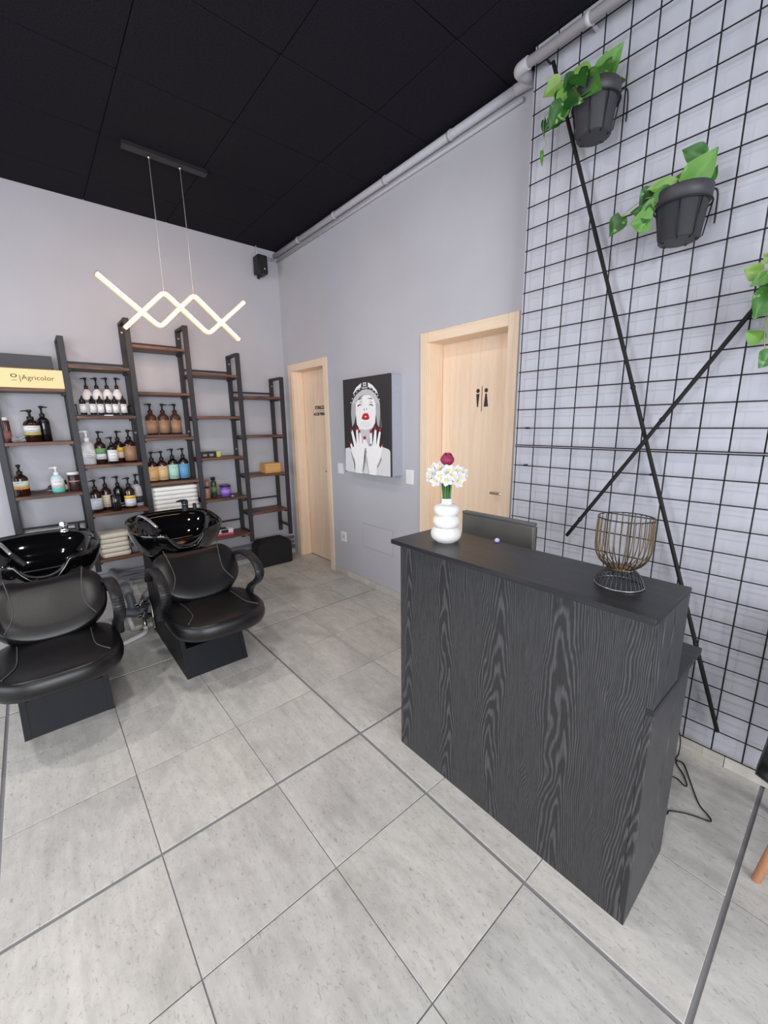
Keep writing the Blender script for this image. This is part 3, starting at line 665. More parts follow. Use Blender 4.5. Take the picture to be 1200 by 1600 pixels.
def shampoo_unit(label, x, chrome_tap, dy=0.0, dz=0.0):
    t = thing('shampoo_unit', label, 'chair', (x, -1.35, 0), 'shampoo units in front of the shelving')
    Y0 = 1.35
    def T(o, mtx): o.data.transform(mtx); return o
    # base side panels (profile y,z in world y -> local)
    prof = [(-1.83, .0), (-.93, .0), (-.93, .60), (-1.22, .60), (-1.46, .335), (-1.70, .335)]
    prof = [(y+Y0, z) for y, z in prof]
    for sx in (-1, 1):
        Bm().prism(prof, 'x', sx*.186, sx*.160).obj('base_side', LEATHER_B, t)
    Bm().prism([(-1.8275+Y0, .0), (-1.60+Y0, 0), (-1.60+Y0, .165), (-1.7635+Y0, .165)], 'x', -.1595, .1595).obj('foot_panel', LEATHER_B, t)
    Bm().box(-.1595, .1595, -1.62+Y0, -1.60+Y0, .1655, .334).box(-.1595, .1595, -1.599+Y0, -1.47+Y0, .30, .334).obj('recess_panel', LEATHER_B, t)
    Bm().box(-.1595, .1595, -.95+Y0, -.932+Y0, .0, .598).prism([(-1.22+Y0, .575), (-1.22+Y0, .597), (-1.46+Y0, .333), (-1.44+Y0, .333)], 'x', -.1595, .1595).box(-.1595, .1595, -1.215+Y0, -.951+Y0, .57, .598).obj('back_panel', LEATHER_B, t)
    # seat
    st = make_seat(.262, .285, .098).obj('seat', LEATHER, t)
    T(st, Matrix.Translation((0, -1.870+Y0, .345)) @ Matrix.Rotation(math.radians(-1.5), 4, 'X'))
    for sx in (-1, 1):
        pts = smooth_path([(sx*.150, .17, .1), (sx*.145, .02, .108), (sx*.150, -.10, .1065), (sx*.195, -.185, .1005)])
        sm = Bm().tube(pts, .0028, 6).obj('seam', SEAM, st); T(sm, Matrix.Translation((0, -1.870+Y0, .345)) @ Matrix.Rotation(math.radians(-1.5), 4, 'X'))
    # backrest
    N = 56
    bk = Bm(); rings = []
    for s, wz in ((.86, -.05), (.96, -.045), (1.0, -.02), (1.0, .015), (.975, .035), (.93, .045), (.6, .05), (.25, .052), (.02, .052)):
        r = []
        for i in range(N):
            u, v = sup(2*math.pi*i/N, .252*s, .182*s, 2.7)
            cut = -.045*math.exp(-(u/.15)**4)*(1 if v > 0 else 0)*abs(v)/.182
            bot = -.03*(1-(u/.252)**2)*(1 if v < 0 else 0)*abs(v)/.182
            r.append((u, v+cut+bot, wz+.42*u*u))
        rings.append(r)
    bo = bk.rings(rings).obj('backrest', LEATHER, t)
    # local (u,v,w): v runs up the back, w faces the sitter (towards -y and up)
    rec = math.radians(47)
    M = Matrix(((1, 0, 0, 0), (0, math.cos(rec), -math.sin(rec), -1.568+Y0), (0, math.sin(rec), math.cos(rec), .572), (0, 0, 0, 1)))
    bo.data.transform(M)
    for sx in (-1, 1):
        pts = smooth_path([(sx*.165, .155, .058), (sx*.15, .06, .0605), (sx*.145, -.05, .0605), (sx*.185, -.135, .060)])
        sm = Bm().tube(pts, .0028, 6).obj('seam', SEAM, bo); sm.data.transform(M)
    Bm().box(-.05, .05, -1.50+Y0, -1.44+Y0, .36, .50, .006).obj('back_bracket', PLASTIC, t)
    # arm rests
    path = [(-1.46, .545), (-1.51, .60), (-1.60, .65), (-1.71, .675), (-1.82, .675), (-1.905, .645), (-1.94, .60), (-1.92, .555), (-1.87, .515), (-1.80, .475), (-1.755, .43), (-1.735, .38)]
    for sx in (-1, 1):
        pts = smooth_path([(sx*(.250+.016*math.sin(min(1, i/5)*math.pi/2)), y+Y0, z) for i, (y, z) in enumerate(path)], 4)
        ar = Bm().tube(pts, .02, flat=(.027, .0115, (1, 0, 0))).obj('armrest', PLASTIC, t)
        rb = Bm()
        for k in (21, 22, 23, 24, 25, 26):
            p = pts[k]; d = (pts[k+1]-pts[k-1]).normalized(); nrm = Vector((1, 0, 0)).cross(d)
            if nrm.y > 0: nrm = -nrm
            rb.tube([p+nrm*.012+Vector((-.022, 0, 0)), p+nrm*.012+Vector((.022, 0, 0))], .0033, 6)
        rb.obj('ribs', PLASTICD, ar)
        Bm().cyl((sx*.20, -1.44+Y0, .545), (sx*.275, -1.44+Y0, .545), .015).cyl((sx*.19, -1.735+Y0, .385), (sx*.285, -1.735+Y0, .385), .014).obj('arm_bolt', PLASTICD, ar)
    # basin
    bs = make_basin().obj('basin', GLOSS, t); bs.data.transform(Matrix.Translation((0, -1.165+Y0+dy, dz)))
    nr = []
    for i in range(15):
        th = math.pi*(1.12+.76*i/14); nr.append((.098*math.cos(th)/.95, -.262-1.165+Y0+.004+dy, .800+.085*math.sin(th)+dz))
    Bm().tube(nr, .007, 8).obj('neck_rest', mat('black_rubber', (22, 22, 24), .35), bs)
    Bm().lathe([(.032, 0), (.034, .004), (.022, .006), (.004, .0045)], 18, (0, -.02-1.165+Y0+dy, .653+dz)).obj('drain', CHROME, bs)
    # mixer tap on the rear ledge
    tm = CHROME if chrome_tap else PLASTICD
    ty = -.945+Y0+dy; tz = .852+dz; k = .58 if chrome_tap else .9
    tp = Bm().lathe([(.026, 0), (.028, .006), (.023, .012), (.022, .06*k), (.024, .064*k), (.024, .085*k), (.018, .096*k)], 18, (.135, ty, tz)).obj('mixer_tap', tm, t)
    Bm().lathe([(.0245, 0), (.0245, .004)], 18, (.135, ty, tz+.058*k)).obj('tap_collar', CHROME, tp)
    Bm().tube([(.135, ty, tz+.088*k), (.10, ty-.025, tz+.096*k), (.070, ty-.042, tz+.096*k)] if not chrome_tap else [(.135, ty, tz+.09*k), (.125, ty-.02, tz+.10*k)], [.012, .009, .006] if not chrome_tap else [.014, .012], 10).obj('tap_lever', tm, tp)
    Bm().lathe([(.016, 0), (.018, .004), (.014, .01), (.014, .045), (.010, .05)], 14, (.205, ty+.005, tz)).obj('hose_guide', PLASTICD, t)
    # hand shower lying over the left rim into the bowl
    hs = Bm().tube(smooth_path([(-.205, ty-.05, tz-.02), (-.195, ty-.10, tz+.026), (-.165, ty-.19, tz+.016), (-.125, ty-.27, tz-.035)]), [.008]*6+[.009]*6+[.0105]*7, 10).obj('hand_shower', mat('chrome_hose', (205, 205, 208), .25, .9), t)
    if chrome_tap: Bm().tube([(-.125, ty-.27, tz-.035), (-.07, ty-.345, tz-.095)], [.013, .018], 12).obj('shower_handle', PLASTICD, hs)
    Bm().lathe([(.022, 0), (.024, .006), (.012, .02)], 14, (-.205, ty-.05, tz-.035)).obj('shower_socket', PLASTICD, hs)
    return t
shampoo_unit('right-hand black leatherette shampoo chair with glossy black basin, nearest the far door', -1.530, False)
shampoo_unit('left-hand black shampoo chair with glossy basin and chrome tap, cut by the photo edge', -2.273, True, -.02, -.025)

# ------------------------------------------------------------------ plumbing
pp = thing('wall_pipe', 'upper grey pipe along the back wall below the shelving', 'pipe', (-1.2, -.035, .20), 'pipes along the back wall')
Bm().tube([(-1.7, 0, 0), (1.17, 0, 0)], .016, 12).obj('pipe', PIPEG, pp); 
for q in (-1.4, -.8, -.2, .4, .9): Bm().box(q-.012, q+.012, -.018, .035, -.018, .018, .003).obj('clip', PIPEG, pp)
pp = thing('wall_pipe', 'lower grey pipe along the back wall below the shelving', 'pipe', (-1.2, -.035, .145), 'pipes along the back wall')
Bm().tube([(-1.7, 0, 0), (1.17, 0, 0)], .016, 12).obj('pipe', PIPEG, pp)
for q in (-1.4, -.8, -.2, .4, .9): Bm().box(q-.012, q+.012, -.018, .035, -.018, .018, .003).obj('clip', PIPEG, pp)
pp = thing('wall_pipe', 'thick lowest grey pipe along the back wall just above the floor', 'pipe', (-1.2, -.045, .088), 'pipes along the back wall')
Bm().tube([(-1.7, 0, 0), (1.17, 0, 0)], .022, 12).obj('pipe', PIPEG, pp)
for q in (-1.1, -.5, .1, .7): Bm().box(q-.012, q+.012, -.025, .033, -.025, .025, .003).obj('clip', PIPEG, pp)
dr = thing('drain_assembly', 'grey drain trap with corrugated hose between the two shampoo chairs', 'plumbing', (-1.80, -.86, 0))
D0 = Vector((-1.80, -.86, 0))
def dp(bm, name, mt, par=None):
    me = bm.mesh(name, mt); me.transform(Matrix.Translation(-D0)); return place(me, name, par or dr)
dp(Bm().tube(smooth_path([(-1.83, -.012, .215), (-1.835, -.3, .22), (-1.85, -.55, .27), (-1.862, -.78, .352)], 4), .030, 14), 'waste_pipe', PIPEG)
dp(Bm().cyl((-1.862, -.78, .352), (-1.852, -.84, .335), .040, 16).cyl((-1.85, -.845, .33), (-1.835, -.90, .285), .034, 16), 'coupling', PIPEG)
dp(Bm().tube(smooth_path([(-1.855, -.81, .34), (-1.838, -.88, .28), (-1.828, -.90, .21), (-1.835, -.91, .13)]), .030, 14), 'down_pipe', PIPED)
dp(Bm().tube(smooth_path([(-1.90, -.92, .165), (-1.84, -.93, .15), (-1.79, -.93, .14), (-1.765, -.93, .155), (-1.755, -.925, .19)]), .034, 14), 'trap_bend', PIPED)
hp = smooth_path([(-1.765, -.925, .165), (-1.745, -.92, .225), (-1.715, -.92, .27), (-1.66, -.92, .305), (-1.60, -.92, .33)], 10)
dp(Bm().tube(hp[:16], [.026+.003*(i % 2) for i in range(16)], 12), 'corrugated_hose', PIPED)
dp(Bm().tube(hp[14:], [.024+.003*(i % 2) for i in range(len(hp)-14)], 12), 'corrugated_hose', PIPEG)
dp(Bm().cyl((-1.86, -.90, .13), (-1.845, -.93, .02), .016, 10), 'white_stub', PIPEW)
dp(Bm().cyl((-1.775, -.99, .015), (-1.775, -.99, .10), .013, 10).cyl((-1.775, -.99, .10), (-1.775, -.95, .135), .013, 10), 'riser', STEEL)
dp(Bm().tube(smooth_path([(-1.775, -.99, .045), (-1.775, -1.0, .02), (-1.79, -1.04, .018), (-1.83, -1.07, .018), (-1.93, -1.115, .018), (-2.0, -1.135, .018)]), .016, 10), 'white_floor_pipe', PIPEW)
dp(Bm().box(-1.86, -1.70, -.93, -.75, .0005, .035, .004), 'floor_block', mat('beige_plaster', (188, 182, 168), .8))
for k, (vx, vy, vz) in enumerate(((-1.768, -.985, .215), (-1.762, -1.01, .135))):
    v = dp(Bm().cyl((vx-.05, vy, vz), (vx+.03, vy, vz), .012, 10).cyl((vx, vy, vz-.02), (vx, vy, vz+.03), .013, 10).sphere((vx, vy, vz), .02), 'valve', CHROME)
    dp(Bm().cyl((vx, vy-.02, vz), (vx, vy-.035, vz), .02, 10).box(vx-.035, vx+.035, vy-.045, vy-.035, vz-.008, vz+.008, .003), 'valve_handle', PLASTICD, v)
dp(Bm().tube(smooth_path([(-1.738, -.985, .215), (-1.726, -1.0, .23), (-1.724, -1.03, .20), (-1.726, -1.06, .12)]), .008, 8).tube(smooth_path([(-1.732, -1.01, .135), (-1.724, -1.04, .11), (-1.728, -1.08, .05)]), .008, 8), 'braided_hose', STEEL)
v = dp(Bm().cyl((-1.965, -.93, .10), (-1.90, -.93, .10), .012, 10).sphere((-1.94, -.93, .10), .02).cyl((-1.94, -.93, .02), (-1.94, -.93, .10), .012, 10), 'valve', CHROME)
dp(Bm().cyl((-1.94, -.95, .10), (-1.94, -.965, .10), .02, 10).box(-1.975, -1.905, -.975, -.965, .092, .108, .003), 'valve_handle', PLASTICD, v)
dp(Bm().tube(smooth_path([(-1.94, -.93, .12), (-1.935, -.90, .20), (-1.93, -.86, .28), (-1.95, -.8, .36)]), .011, 8), 'white_hose', PIPEW)

# black padded case in the corner
cs = thing('padded_case', 'black rounded-top case standing in the corner below the last shelves', 'case', (-.375, -.185, 0))
def rr(w0, h0, rtop, rbot, n=6):
    P = []
    for cx, cz, r, a in ((w0-rbot, rbot, rbot, -90), (w0-rtop, h0-rtop, rtop, 0), (-w0+rtop, h0-rtop, rtop, 90), (-w0+rbot, rbot, rbot, 180)):
        for k in range(n+1):
            q = math.radians(a+90*k/n); P.append((cx+r*math.cos(q), cz+r*math.sin(q)))
    return P
CASEM = mat('black_case_cloth', (20, 20, 22), .75, bump=.3, bscale=300)
b = Bm(); rings = []
for yy, s in ((-.105, .955), (-.100, .985), (-.090, 1), (-.004, 1)):
    rings.append([(x_*s, yy, .001+z_*s+.138*(1-s)) for x_, z_ in rr(.190, .278, .075, .02)])
b.rings(rings).obj('front_shell', CASEM, cs)
b = Bm(); rings = []
for yy, s in ((.000, 1), (.075, 1), (.085, .985), (.09, .955)):
    rings.append([(x_*s, yy, .001+z_*s+.138*(1-s)) for x_, z_ in rr(.190, .278, .075, .02)])
b.rings(rings).obj('back_shell', CASEM, cs)
Bm().tube([(x_*.985, -.002, .003+z_*.985) for x_, z_ in rr(.190, .278, .075, .02)], .006, 6, closed=True).obj('zip', PLASTICD, cs)

# ------------------------------------------------------------------ pendant lamp
lamp = thing('pendant_lamp', 'zigzag glowing light-tube pendant hanging from a black ceiling bar', 'lamp', (-1.27, -.98, H))
Q0 = Vector((-1.27, -.98, H))
GLOWM = mat('lit_diffuser', (255, 236, 214), .4, emit=(255, 206, 160), estr=26.0)
GLOWS = mat('amber_bloom_edge', (250, 200, 150), .4, emit=(255, 176, 112), estr=1.25)  # amber emission on the channel stands in for bloom around the strips
BRASS = mat('gold_channel', (206, 158, 108), .3, .8)
def lp(bm, name, mt): me = bm.mesh(name, mt); me.transform(Matrix.Translation(-Q0)); return place(me, name, lamp)
lp(Bm().box(-1.525, -1.015, -1.005, -.945, H-.028, H, .002, seg=1), 'ceiling_bar', mat('black_lamp_metal', (34, 33, 37), .5))
def rounded(pts, rad=.035, k=6):
    P = [Vector(p) for p in pts]; out = [P[0]]
    for a, b, c in zip(P, P[1:], P[2:]):
        d0 = (a-b).normalized()*rad; d1 = (c-b).normalized()*rad
        for i in range(k+1):
            t = i/k; out.append((b+d0)*(1-t)**2+2*b*t*(1-t)+(b+d1)*t*t)
    out.append(P[-1]); return out
for pts, yy in (([(-1.758, 2.418), (-1.429, 2.148), (-1.188, 2.394), (-.885, 2.126)], -.993), ([(-1.640, 2.120), (-1.375, 2.386), (-1.101, 2.148), (-.811, 2.412)], -.967)):
    P = rounded([(x_, yy, z_) for x_, z_ in pts])
    ch = lp(Bm().tube(P, .01, flat=(.0130, .0135, (0, 1, 0))), 'channel', GLOWS)
    for off in (-.0133, .0133):
        me = Bm().tube([p+Vector((0, off, 0)) for p in P], .01, flat=(.0020, .0085, (0, 1, 0))).mesh('light_strip', GLOWM); me.transform(Matrix.Translation(-Q0)); place(me, 'light_strip', ch)
    for A, B in ((P[0], P[1]), (P[-1], P[-2])):
        d = (A-B).normalized(); me = Bm().tube([A+d*.0005, A+d*.006], .01, flat=(.0150, .014, (0, 1, 0))).mesh('end_cap', BRASS); me.transform(Matrix.Translation(-Q0)); place(me, 'end_cap', ch)
for (xa_, za_, ya_) in ((-1.375, 2.368, -.967), (-1.188, 2.376, -.993)):
    lp(Bm().tube([(xa_, -.977, H-.028), (xa_+.002, (ya_-.977)/2, 2.8), (xa_, ya_, za_)], .0022, 6), 'cable', mat('silver_cable', (206, 200, 196), .4, .5))
    lp(Bm().lathe([(.008, 0), (.008, -.012), (.003, -.02)], 10, (xa_, -.977, H-.028)), 'cable_grip', CHROME)

# loudspeaker in the corner
spk = thing('loudspeaker', 'small black loudspeaker on a bracket in the upper corner', 'speaker', (-.24, 0, 3.02))
Bm().box(-.052, .052, -.165, -.045, -.088, .082, .016, seg=3).obj('cabinet', PLASTICD, spk)
Bm().box(-.044, .044, -.168, -.1655, -.07, .07, .002, seg=1).obj('grille', mat('speaker_mesh', (24, 24, 26), .7, bump=.8, bscale=500), spk)
Bm().lathe([(.006, 0), (.006, .003)], 12).obj('badge', WHITE, spk).data.transform(Matrix.Translation((.012, -.168, -.045)) @ Matrix.Rotation(math.radians(90), 4, 'X'))
Bm().box(-.02, .02, -.046, 0, -.02, .02).cyl((-.0, -.03, -.09), (.0, -.05, -.10), .012).cyl((.0, -.06, -.085), (0, -.10, -.1), .01).obj('bracket', PLASTICD, spk)
Bm().tube([(.0, -.06, .08), (.002, -.04, .12), (0, -.03, H-3.02)], .004, 6).obj('cable', WHITE, spk)

# ceiling pipes
cp = thing('ceiling_pipe', 'grey painted pipe running along the ceiling edge, jogging round the grid wall', 'pipe', (-.03, -1.4, 3.172))
C0 = Vector((-.03, -1.4, 3.172))
def cpp(bm, name, mt): me = bm.mesh(name, mt); me.transform(Matrix.Translation(-C0)); return place(me, name, cp)
cpp(Bm().tube([(-.032, -2.80, 3.172), (-.032, -.004, 3.172)], .024, 14), 'pipe', PIPEP)
cpp(Bm().tube([(-.014, -2.83, 3.123), (-.014, -.012, 3.123)], .011, 10), 'thin_pipe', PIPEP)
cpp(Bm().tube(smooth_path([(-.032, -2.79, 3.172), (-.032, -2.86, 3.168), (-.05, -2.90, 3.155), (-.12, -2.912, 3.128), (-.18, -2.915, 3.112), (-.212, -2.93, 3.106), (-.218, -2.98, 3.105)]), .026, 14), 'elbow', PIPEP)
cpp(Bm().tube([(-.218, -2.96, 3.105), (-.218, -6.0, 3.105)], .021, 14), 'pipe', PIPEP)
cpp(Bm().tube([(-.05, -.018, 3.13), (-.16, -.018, 3.125), (-.185, -.02, 3.12)], .013, 10), 'cable_duct', PIPEP)
for yy in (-.5, -1.1, -1.75, -2.35): cpp(Bm().cyl((-.032, yy-.012, 3.172), (-.032, yy+.012, 3.172), .028, 14), 'clip', PIPEP)
for yy in (-3.25, -3.9, -4.6): cpp(Bm().cyl((-.218, yy-.010, 3.105), (-.218, yy+.010, 3.105), .0245, 14), 'clip', PIPEP); cpp(Bm().box(-.20, -.13, yy-.006, yy+.006, 3.104, 3.112), 'pipe_bracket', PIPEP)

# ------------------------------------------------------------------ portrait box, switches
pc = thing('portrait_canvas', 'black and white portrait print with red lips and nails, on a deep grey box', 'picture', (-.062, -1.5775, 1.4615))
P0 = Vector((-.062, -1.5775, 1.4615))
def pcp(bm, name, mt): me = bm.mesh(name, mt); me.transform(Matrix.Translation(-P0)); return place(me, name, pc)
pcp(Bm().box(-.105, 0, -1.876, -1.280, 1.078, 1.845, .001, seg=1), 'box', PLATEGREY)
BLK = mat('print_black', (46, 44, 47), .6)
pcp(Bm().box(-.125, -.1055, -1.880, -1.274, 1.073, 1.849, .002, seg=1), 'canvas', BLK)
SHAPES = __import__('json').loads('''[[[226,226,228],[[-1.283,1.275],[-1.342,1.286],[-1.39,1.253],[-1.486,1.246],[-1.668,1.254],[-1.755,1.284],[-1.796,1.302],[-1.861,1.288],[-1.8785,1.271],[-1.8785,1.076],[-1.276,1.075]]],[[60,58,60],[[-1.277,1.086],[-1.31,1.0745],[-1.276,1.0745]]],[[178,178,182],[[-1.453,1.668],[-1.391,1.649],[-1.381,1.56],[-1.395,1.459],[-1.426,1.492],[-1.448,1.559],[-1.456,1.624]]],[[178,178,182],[[-1.714,1.65],[-1.763,1.633],[-1.765,1.551],[-1.75,1.453],[-1.726,1.479],[-1.711,1.552]]],[[150,150,154],[[-1.771,1.546],[-1.777,1.453],[-1.769,1.453]]],[[206,206,210],[[-1.481,1.448],[-1.514,1.359],[-1.524,1.258],[-1.616,1.262],[-1.619,1.361],[-1.657,1.442]]],[[245,245,246],[[-1.451,1.652],[-1.486,1.677],[-1.57,1.712],[-1.639,1.706],[-1.69,1.677],[-1.711,1.645],[-1.712,1.573],[-1.701,1.49],[-1.666,1.448],[-1.577,1.436],[-1.495,1.442],[-1.459,1.481],[-1.447,1.57]]],[[44,42,46],[[-1.402,1.692],[-1.462,1.748],[-1.545,1.774],[-1.598,1.775],[-1.667,1.759],[-1.732,1.713],[-1.76,1.668],[-1.747,1.654],[-1.715,1.701],[-1.658,1.736],[-1.598,1.751],[-1.544,1.748],[-1.47,1.721],[-1.411,1.67]]],[[200,200,204],[[-1.406,1.665],[-1.426,1.691],[-1.47,1.724],[-1.544,1.751],[-1.598,1.754],[-1.662,1.74],[-1.72,1.701],[-1.755,1.653],[-1.763,1.628],[-1.714,1.648],[-1.686,1.683],[-1.622,1.709],[-1.57,1.714],[-1.506,1.695],[-1.448,1.654],[-1.4,1.643]]],[[238,238,240],[[-1.417,1.73],[-1.463,1.775],[-1.533,1.806],[-1.529,1.771],[-1.462,1.751],[-1.428,1.726]]],[[238,238,240],[[-1.619,1.804],[-1.676,1.778],[-1.725,1.737],[-1.744,1.702],[-1.716,1.723],[-1.667,1.757],[-1.619,1.768]]],[[238,238,240],[[-1.555,1.805],[-1.595,1.807],[-1.597,1.779],[-1.556,1.778]]],[[90,90,94],[[-1.566,1.799],[-1.586,1.8],[-1.587,1.784],[-1.567,1.784]]],[[215,215,218],[[-1.536,1.77],[-1.611,1.769],[-1.613,1.761],[-1.538,1.761]]],[[232,232,234],[[-1.501,1.76],[-1.516,1.76],[-1.515,1.752],[-1.501,1.752]]],[[232,232,234],[[-1.462,1.743],[-1.477,1.744],[-1.476,1.736],[-1.461,1.736]]],[[232,232,234],[[-1.427,1.721],[-1.442,1.722],[-1.442,1.713],[-1.426,1.714]]],[[232,232,234],[[-1.401,1.693],[-1.416,1.693],[-1.415,1.685],[-1.4,1.685]]],[[232,232,234],[[-1.639,1.758],[-1.652,1.758],[-1.652,1.75],[-1.638,1.751]]],[[232,232,234],[[-1.676,1.744],[-1.69,1.744],[-1.69,1.736],[-1.676,1.736]]],[[232,232,234],[[-1.705,1.721],[-1.719,1.722],[-1.718,1.714],[-1.705,1.714]]],[[232,232,234],[[-1.732,1.699],[-1.745,1.7],[-1.745,1.692],[-1.732,1.692]]],[[232,232,234],[[-1.749,1.67],[-1.762,1.67],[-1.762,1.662],[-1.749,1.662]]],[[232,232,234],[[-1.38,1.662],[-1.395,1.663],[-1.395,1.655],[-1.379,1.655]]],[[96,94,98],[[-1.479,1.677],[-1.528,1.689],[-1.546,1.683],[-1.496,1.674]]],[[96,94,98],[[-1.608,1.681],[-1.656,1.684],[-1.683,1.671],[-1.638,1.676]]],[[70,68,72],[[-1.473,1.632],[-1.503,1.641],[-1.537,1.636],[-1.535,1.632],[-1.503,1.632],[-1.486,1.62]]],[[70,68,72],[[-1.628,1.632],[-1.659,1.637],[-1.681,1.626],[-1.678,1.617],[-1.661,1.627],[-1.628,1.628]]],[[212,212,214],[[-1.504,1.665],[-1.541,1.674],[-1.54,1.648],[-1.503,1.644]]],[[212,212,214],[[-1.634,1.664],[-1.672,1.657],[-1.672,1.639],[-1.637,1.641]]],[[150,150,154],[[-1.558,1.605],[-1.571,1.604],[-1.572,1.589],[-1.561,1.591]]],[[150,150,154],[[-1.594,1.606],[-1.603,1.606],[-1.602,1.592],[-1.593,1.59]]],[[238,238,240],[[-1.525,1.502],[-1.633,1.502],[-1.658,1.469],[-1.586,1.45],[-1.505,1.47]]],[[196,26,44],[[-1.529,1.528],[-1.545,1.556],[-1.573,1.57],[-1.586,1.565],[-1.604,1.57],[-1.621,1.554],[-1.631,1.528],[-1.615,1.516],[-1.575,1.514],[-1.539,1.52]]],[[246,214,214],[[-1.565,1.541],[-1.581,1.546],[-1.599,1.54],[-1.582,1.533]]],[[250,250,250],[[-1.421,1.0745],[-1.423,1.156],[-1.389,1.241],[-1.382,1.281],[-1.432,1.309],[-1.527,1.315],[-1.56,1.349],[-1.576,1.349],[-1.571,1.277],[-1.559,1.193],[-1.529,1.134],[-1.522,1.0745]]],[[250,250,250],[[-1.375,1.43],[-1.401,1.435],[-1.458,1.301],[-1.419,1.283]]],[[250,250,250],[[-1.448,1.442],[-1.472,1.443],[-1.493,1.302],[-1.452,1.293]]],[[250,250,250],[[-1.488,1.414],[-1.512,1.417],[-1.534,1.304],[-1.491,1.294]]],[[250,250,250],[[-1.549,1.365],[-1.58,1.366],[-1.582,1.289],[-1.535,1.287]]],[[250,250,250],[[-1.357,1.318],[-1.38,1.325],[-1.432,1.214],[-1.395,1.195]]],[[250,250,250],[[-1.616,1.0745],[-1.601,1.15],[-1.584,1.25],[-1.582,1.316],[-1.626,1.307],[-1.688,1.319],[-1.747,1.316],[-1.771,1.285],[-1.753,1.204],[-1.717,1.147],[-1.708,1.0745]]],[[250,250,250],[[-1.634,1.415],[-1.662,1.418],[-1.663,1.3],[-1.624,1.298]]],[[250,250,250],[[-1.695,1.44],[-1.719,1.442],[-1.711,1.304],[-1.663,1.302]]],[[250,250,250],[[-1.75,1.424],[-1.771,1.422],[-1.742,1.289],[-1.706,1.296]]],[[250,250,250],[[-1.776,1.314],[-1.799,1.322],[-1.763,1.223],[-1.733,1.227]]],[[250,250,250],[[-1.57,1.349],[-1.585,1.349],[-1.621,1.301],[-1.587,1.272]]],[[186,30,46],[[-1.368,1.442],[-1.395,1.445],[-1.394,1.419],[-1.377,1.421]]],[[186,30,46],[[-1.445,1.454],[-1.464,1.459],[-1.472,1.436],[-1.449,1.433]]],[[186,30,46],[[-1.479,1.435],[-1.506,1.433],[-1.511,1.412],[-1.49,1.411]]],[[186,30,46],[[-1.546,1.381],[-1.58,1.385],[-1.582,1.36],[-1.547,1.358]]],[[186,30,46],[[-1.63,1.436],[-1.665,1.434],[-1.659,1.41],[-1.635,1.409]]],[[186,30,46],[[-1.69,1.461],[-1.717,1.462],[-1.719,1.434],[-1.694,1.436]]],[[186,30,46],[[-1.75,1.447],[-1.776,1.444],[-1.769,1.419],[-1.751,1.423]]],[[186,30,46],[[-1.345,1.332],[-1.374,1.33],[-1.38,1.313],[-1.359,1.313]]],[[186,30,46],[[-1.776,1.324],[-1.802,1.33],[-1.797,1.309],[-1.78,1.305]]],[[150,150,154],[[-1.625,1.324],[-1.659,1.328],[-1.654,1.306],[-1.628,1.304]]],[[150,150,154],[[-1.565,1.288],[-1.575,1.288],[-1.576,1.222],[-1.572,1.199],[-1.529,1.094],[-1.521,1.093],[-1.563,1.221]]],[[196,196,200],[[-1.576,1.21],[-1.588,1.205],[-1.618,1.084],[-1.609,1.077],[-1.576,1.177],[-1.538,1.089],[-1.529,1.088]]],[[150,150,154],[[-1.368,1.252],[-1.378,1.247],[-1.426,1.144],[-1.42,1.138],[-1.396,1.172]]],[[150,150,154],[[-1.768,1.218],[-1.778,1.213],[-1.752,1.171],[-1.722,1.136],[-1.715,1.141],[-1.748,1.182]]]]''')
greys = {}
pr = Bm(); pmats = []
def pm_i(rgb):
    k = tuple(rgb)
    if k not in greys:
        greys[k] = len(pmats); pmats.append(mat('print_tone', rgb, .6))
    return greys[k]
for n_, (rgb, poly) in enumerate(SHAPES):
    xx = -.1252-.00006*n_
    vs = [pr.b.verts.new((xx, y_, z_)) for y_, z_ in poly]
    f = pr.b.faces.new(vs); f.material_index = pm_i(rgb)
bmesh.ops.triangulate(pr.b, faces=pr.b.faces[:])
me = bpy.data.meshes.new('portrait_print'); 
for f in pr.b.faces:
    if f.normal.x > 0: f.normal_flip()
pr.b.to_mesh(me); pr.b.free()
for q in pmats: me.materials.append(q)
me.transform(Matrix.Translation(-P0)); place(me, 'portrait_print', pc)

def wall_plate(name, label, cat, y, z, w_, h_, kind):
    t = thing(name, label, cat, (0, y, z))
    Bm().box(-.009, 0, -w_/2, w_/2, -h_/2, h_/2, .003).obj('cover_plate', WHITE, t)
    if kind == 'switch':
        Bm().box(-.012, -.0092, -w_*.30, w_*.30, -h_*.32, h_*.32, .0012, seg=1).obj('rocker', WHITE, t)
    elif kind == 'double':
        Bm().box(-.012, -.0092, -w_*.34, -w_*.02, -h_*.36, h_*.36, .0012, seg=1).obj('rocker', WHITE, t)
        Bm().box(-.012, -.0092, w_*.02, w_*.34, -h_*.36, h_*.36, .0012, seg=1).obj('rocker', WHITE, t)
    else:
        b = Bm(); b.cyl((-.0105, 0, 0), (-.0092, 0, 0), w_*.33, 20); b.obj('socket_face', mat('socket_shade', (214, 214, 216), .5), t)
        Bm().cyl((-.0112, .009, 0), (-.0106, .009, 0), .0035, 8).cyl((-.0112, -.009, 0), (-.0106, -.009, 0), .0035, 8).obj('socket_holes', PLASTICD, t)
    return t
wall_plate('light_switch', 'white light switch left of the portrait, beside the far door', 'switch', -1.023, 1.072, .084, .10, 'switch')
wall_plate('light_switch', 'white double switch right of the portrait, beside the washroom door', 'switch', -1.969, 1.072, .084, .115, 'double')
wall_plate('power_socket', 'white power socket low on the wall beside the far door frame', 'socket', -1.036, .402, .086, .10, 'socket')
ap = thing('access_panel', 'flush grey access panel low in the wall under the portrait', 'panel', (0, -1.552, .482))
Bm().box(-.004, 0, -.205, .205, -.108, .108, .0015, seg=1).obj('panel_door', WALL, ap)
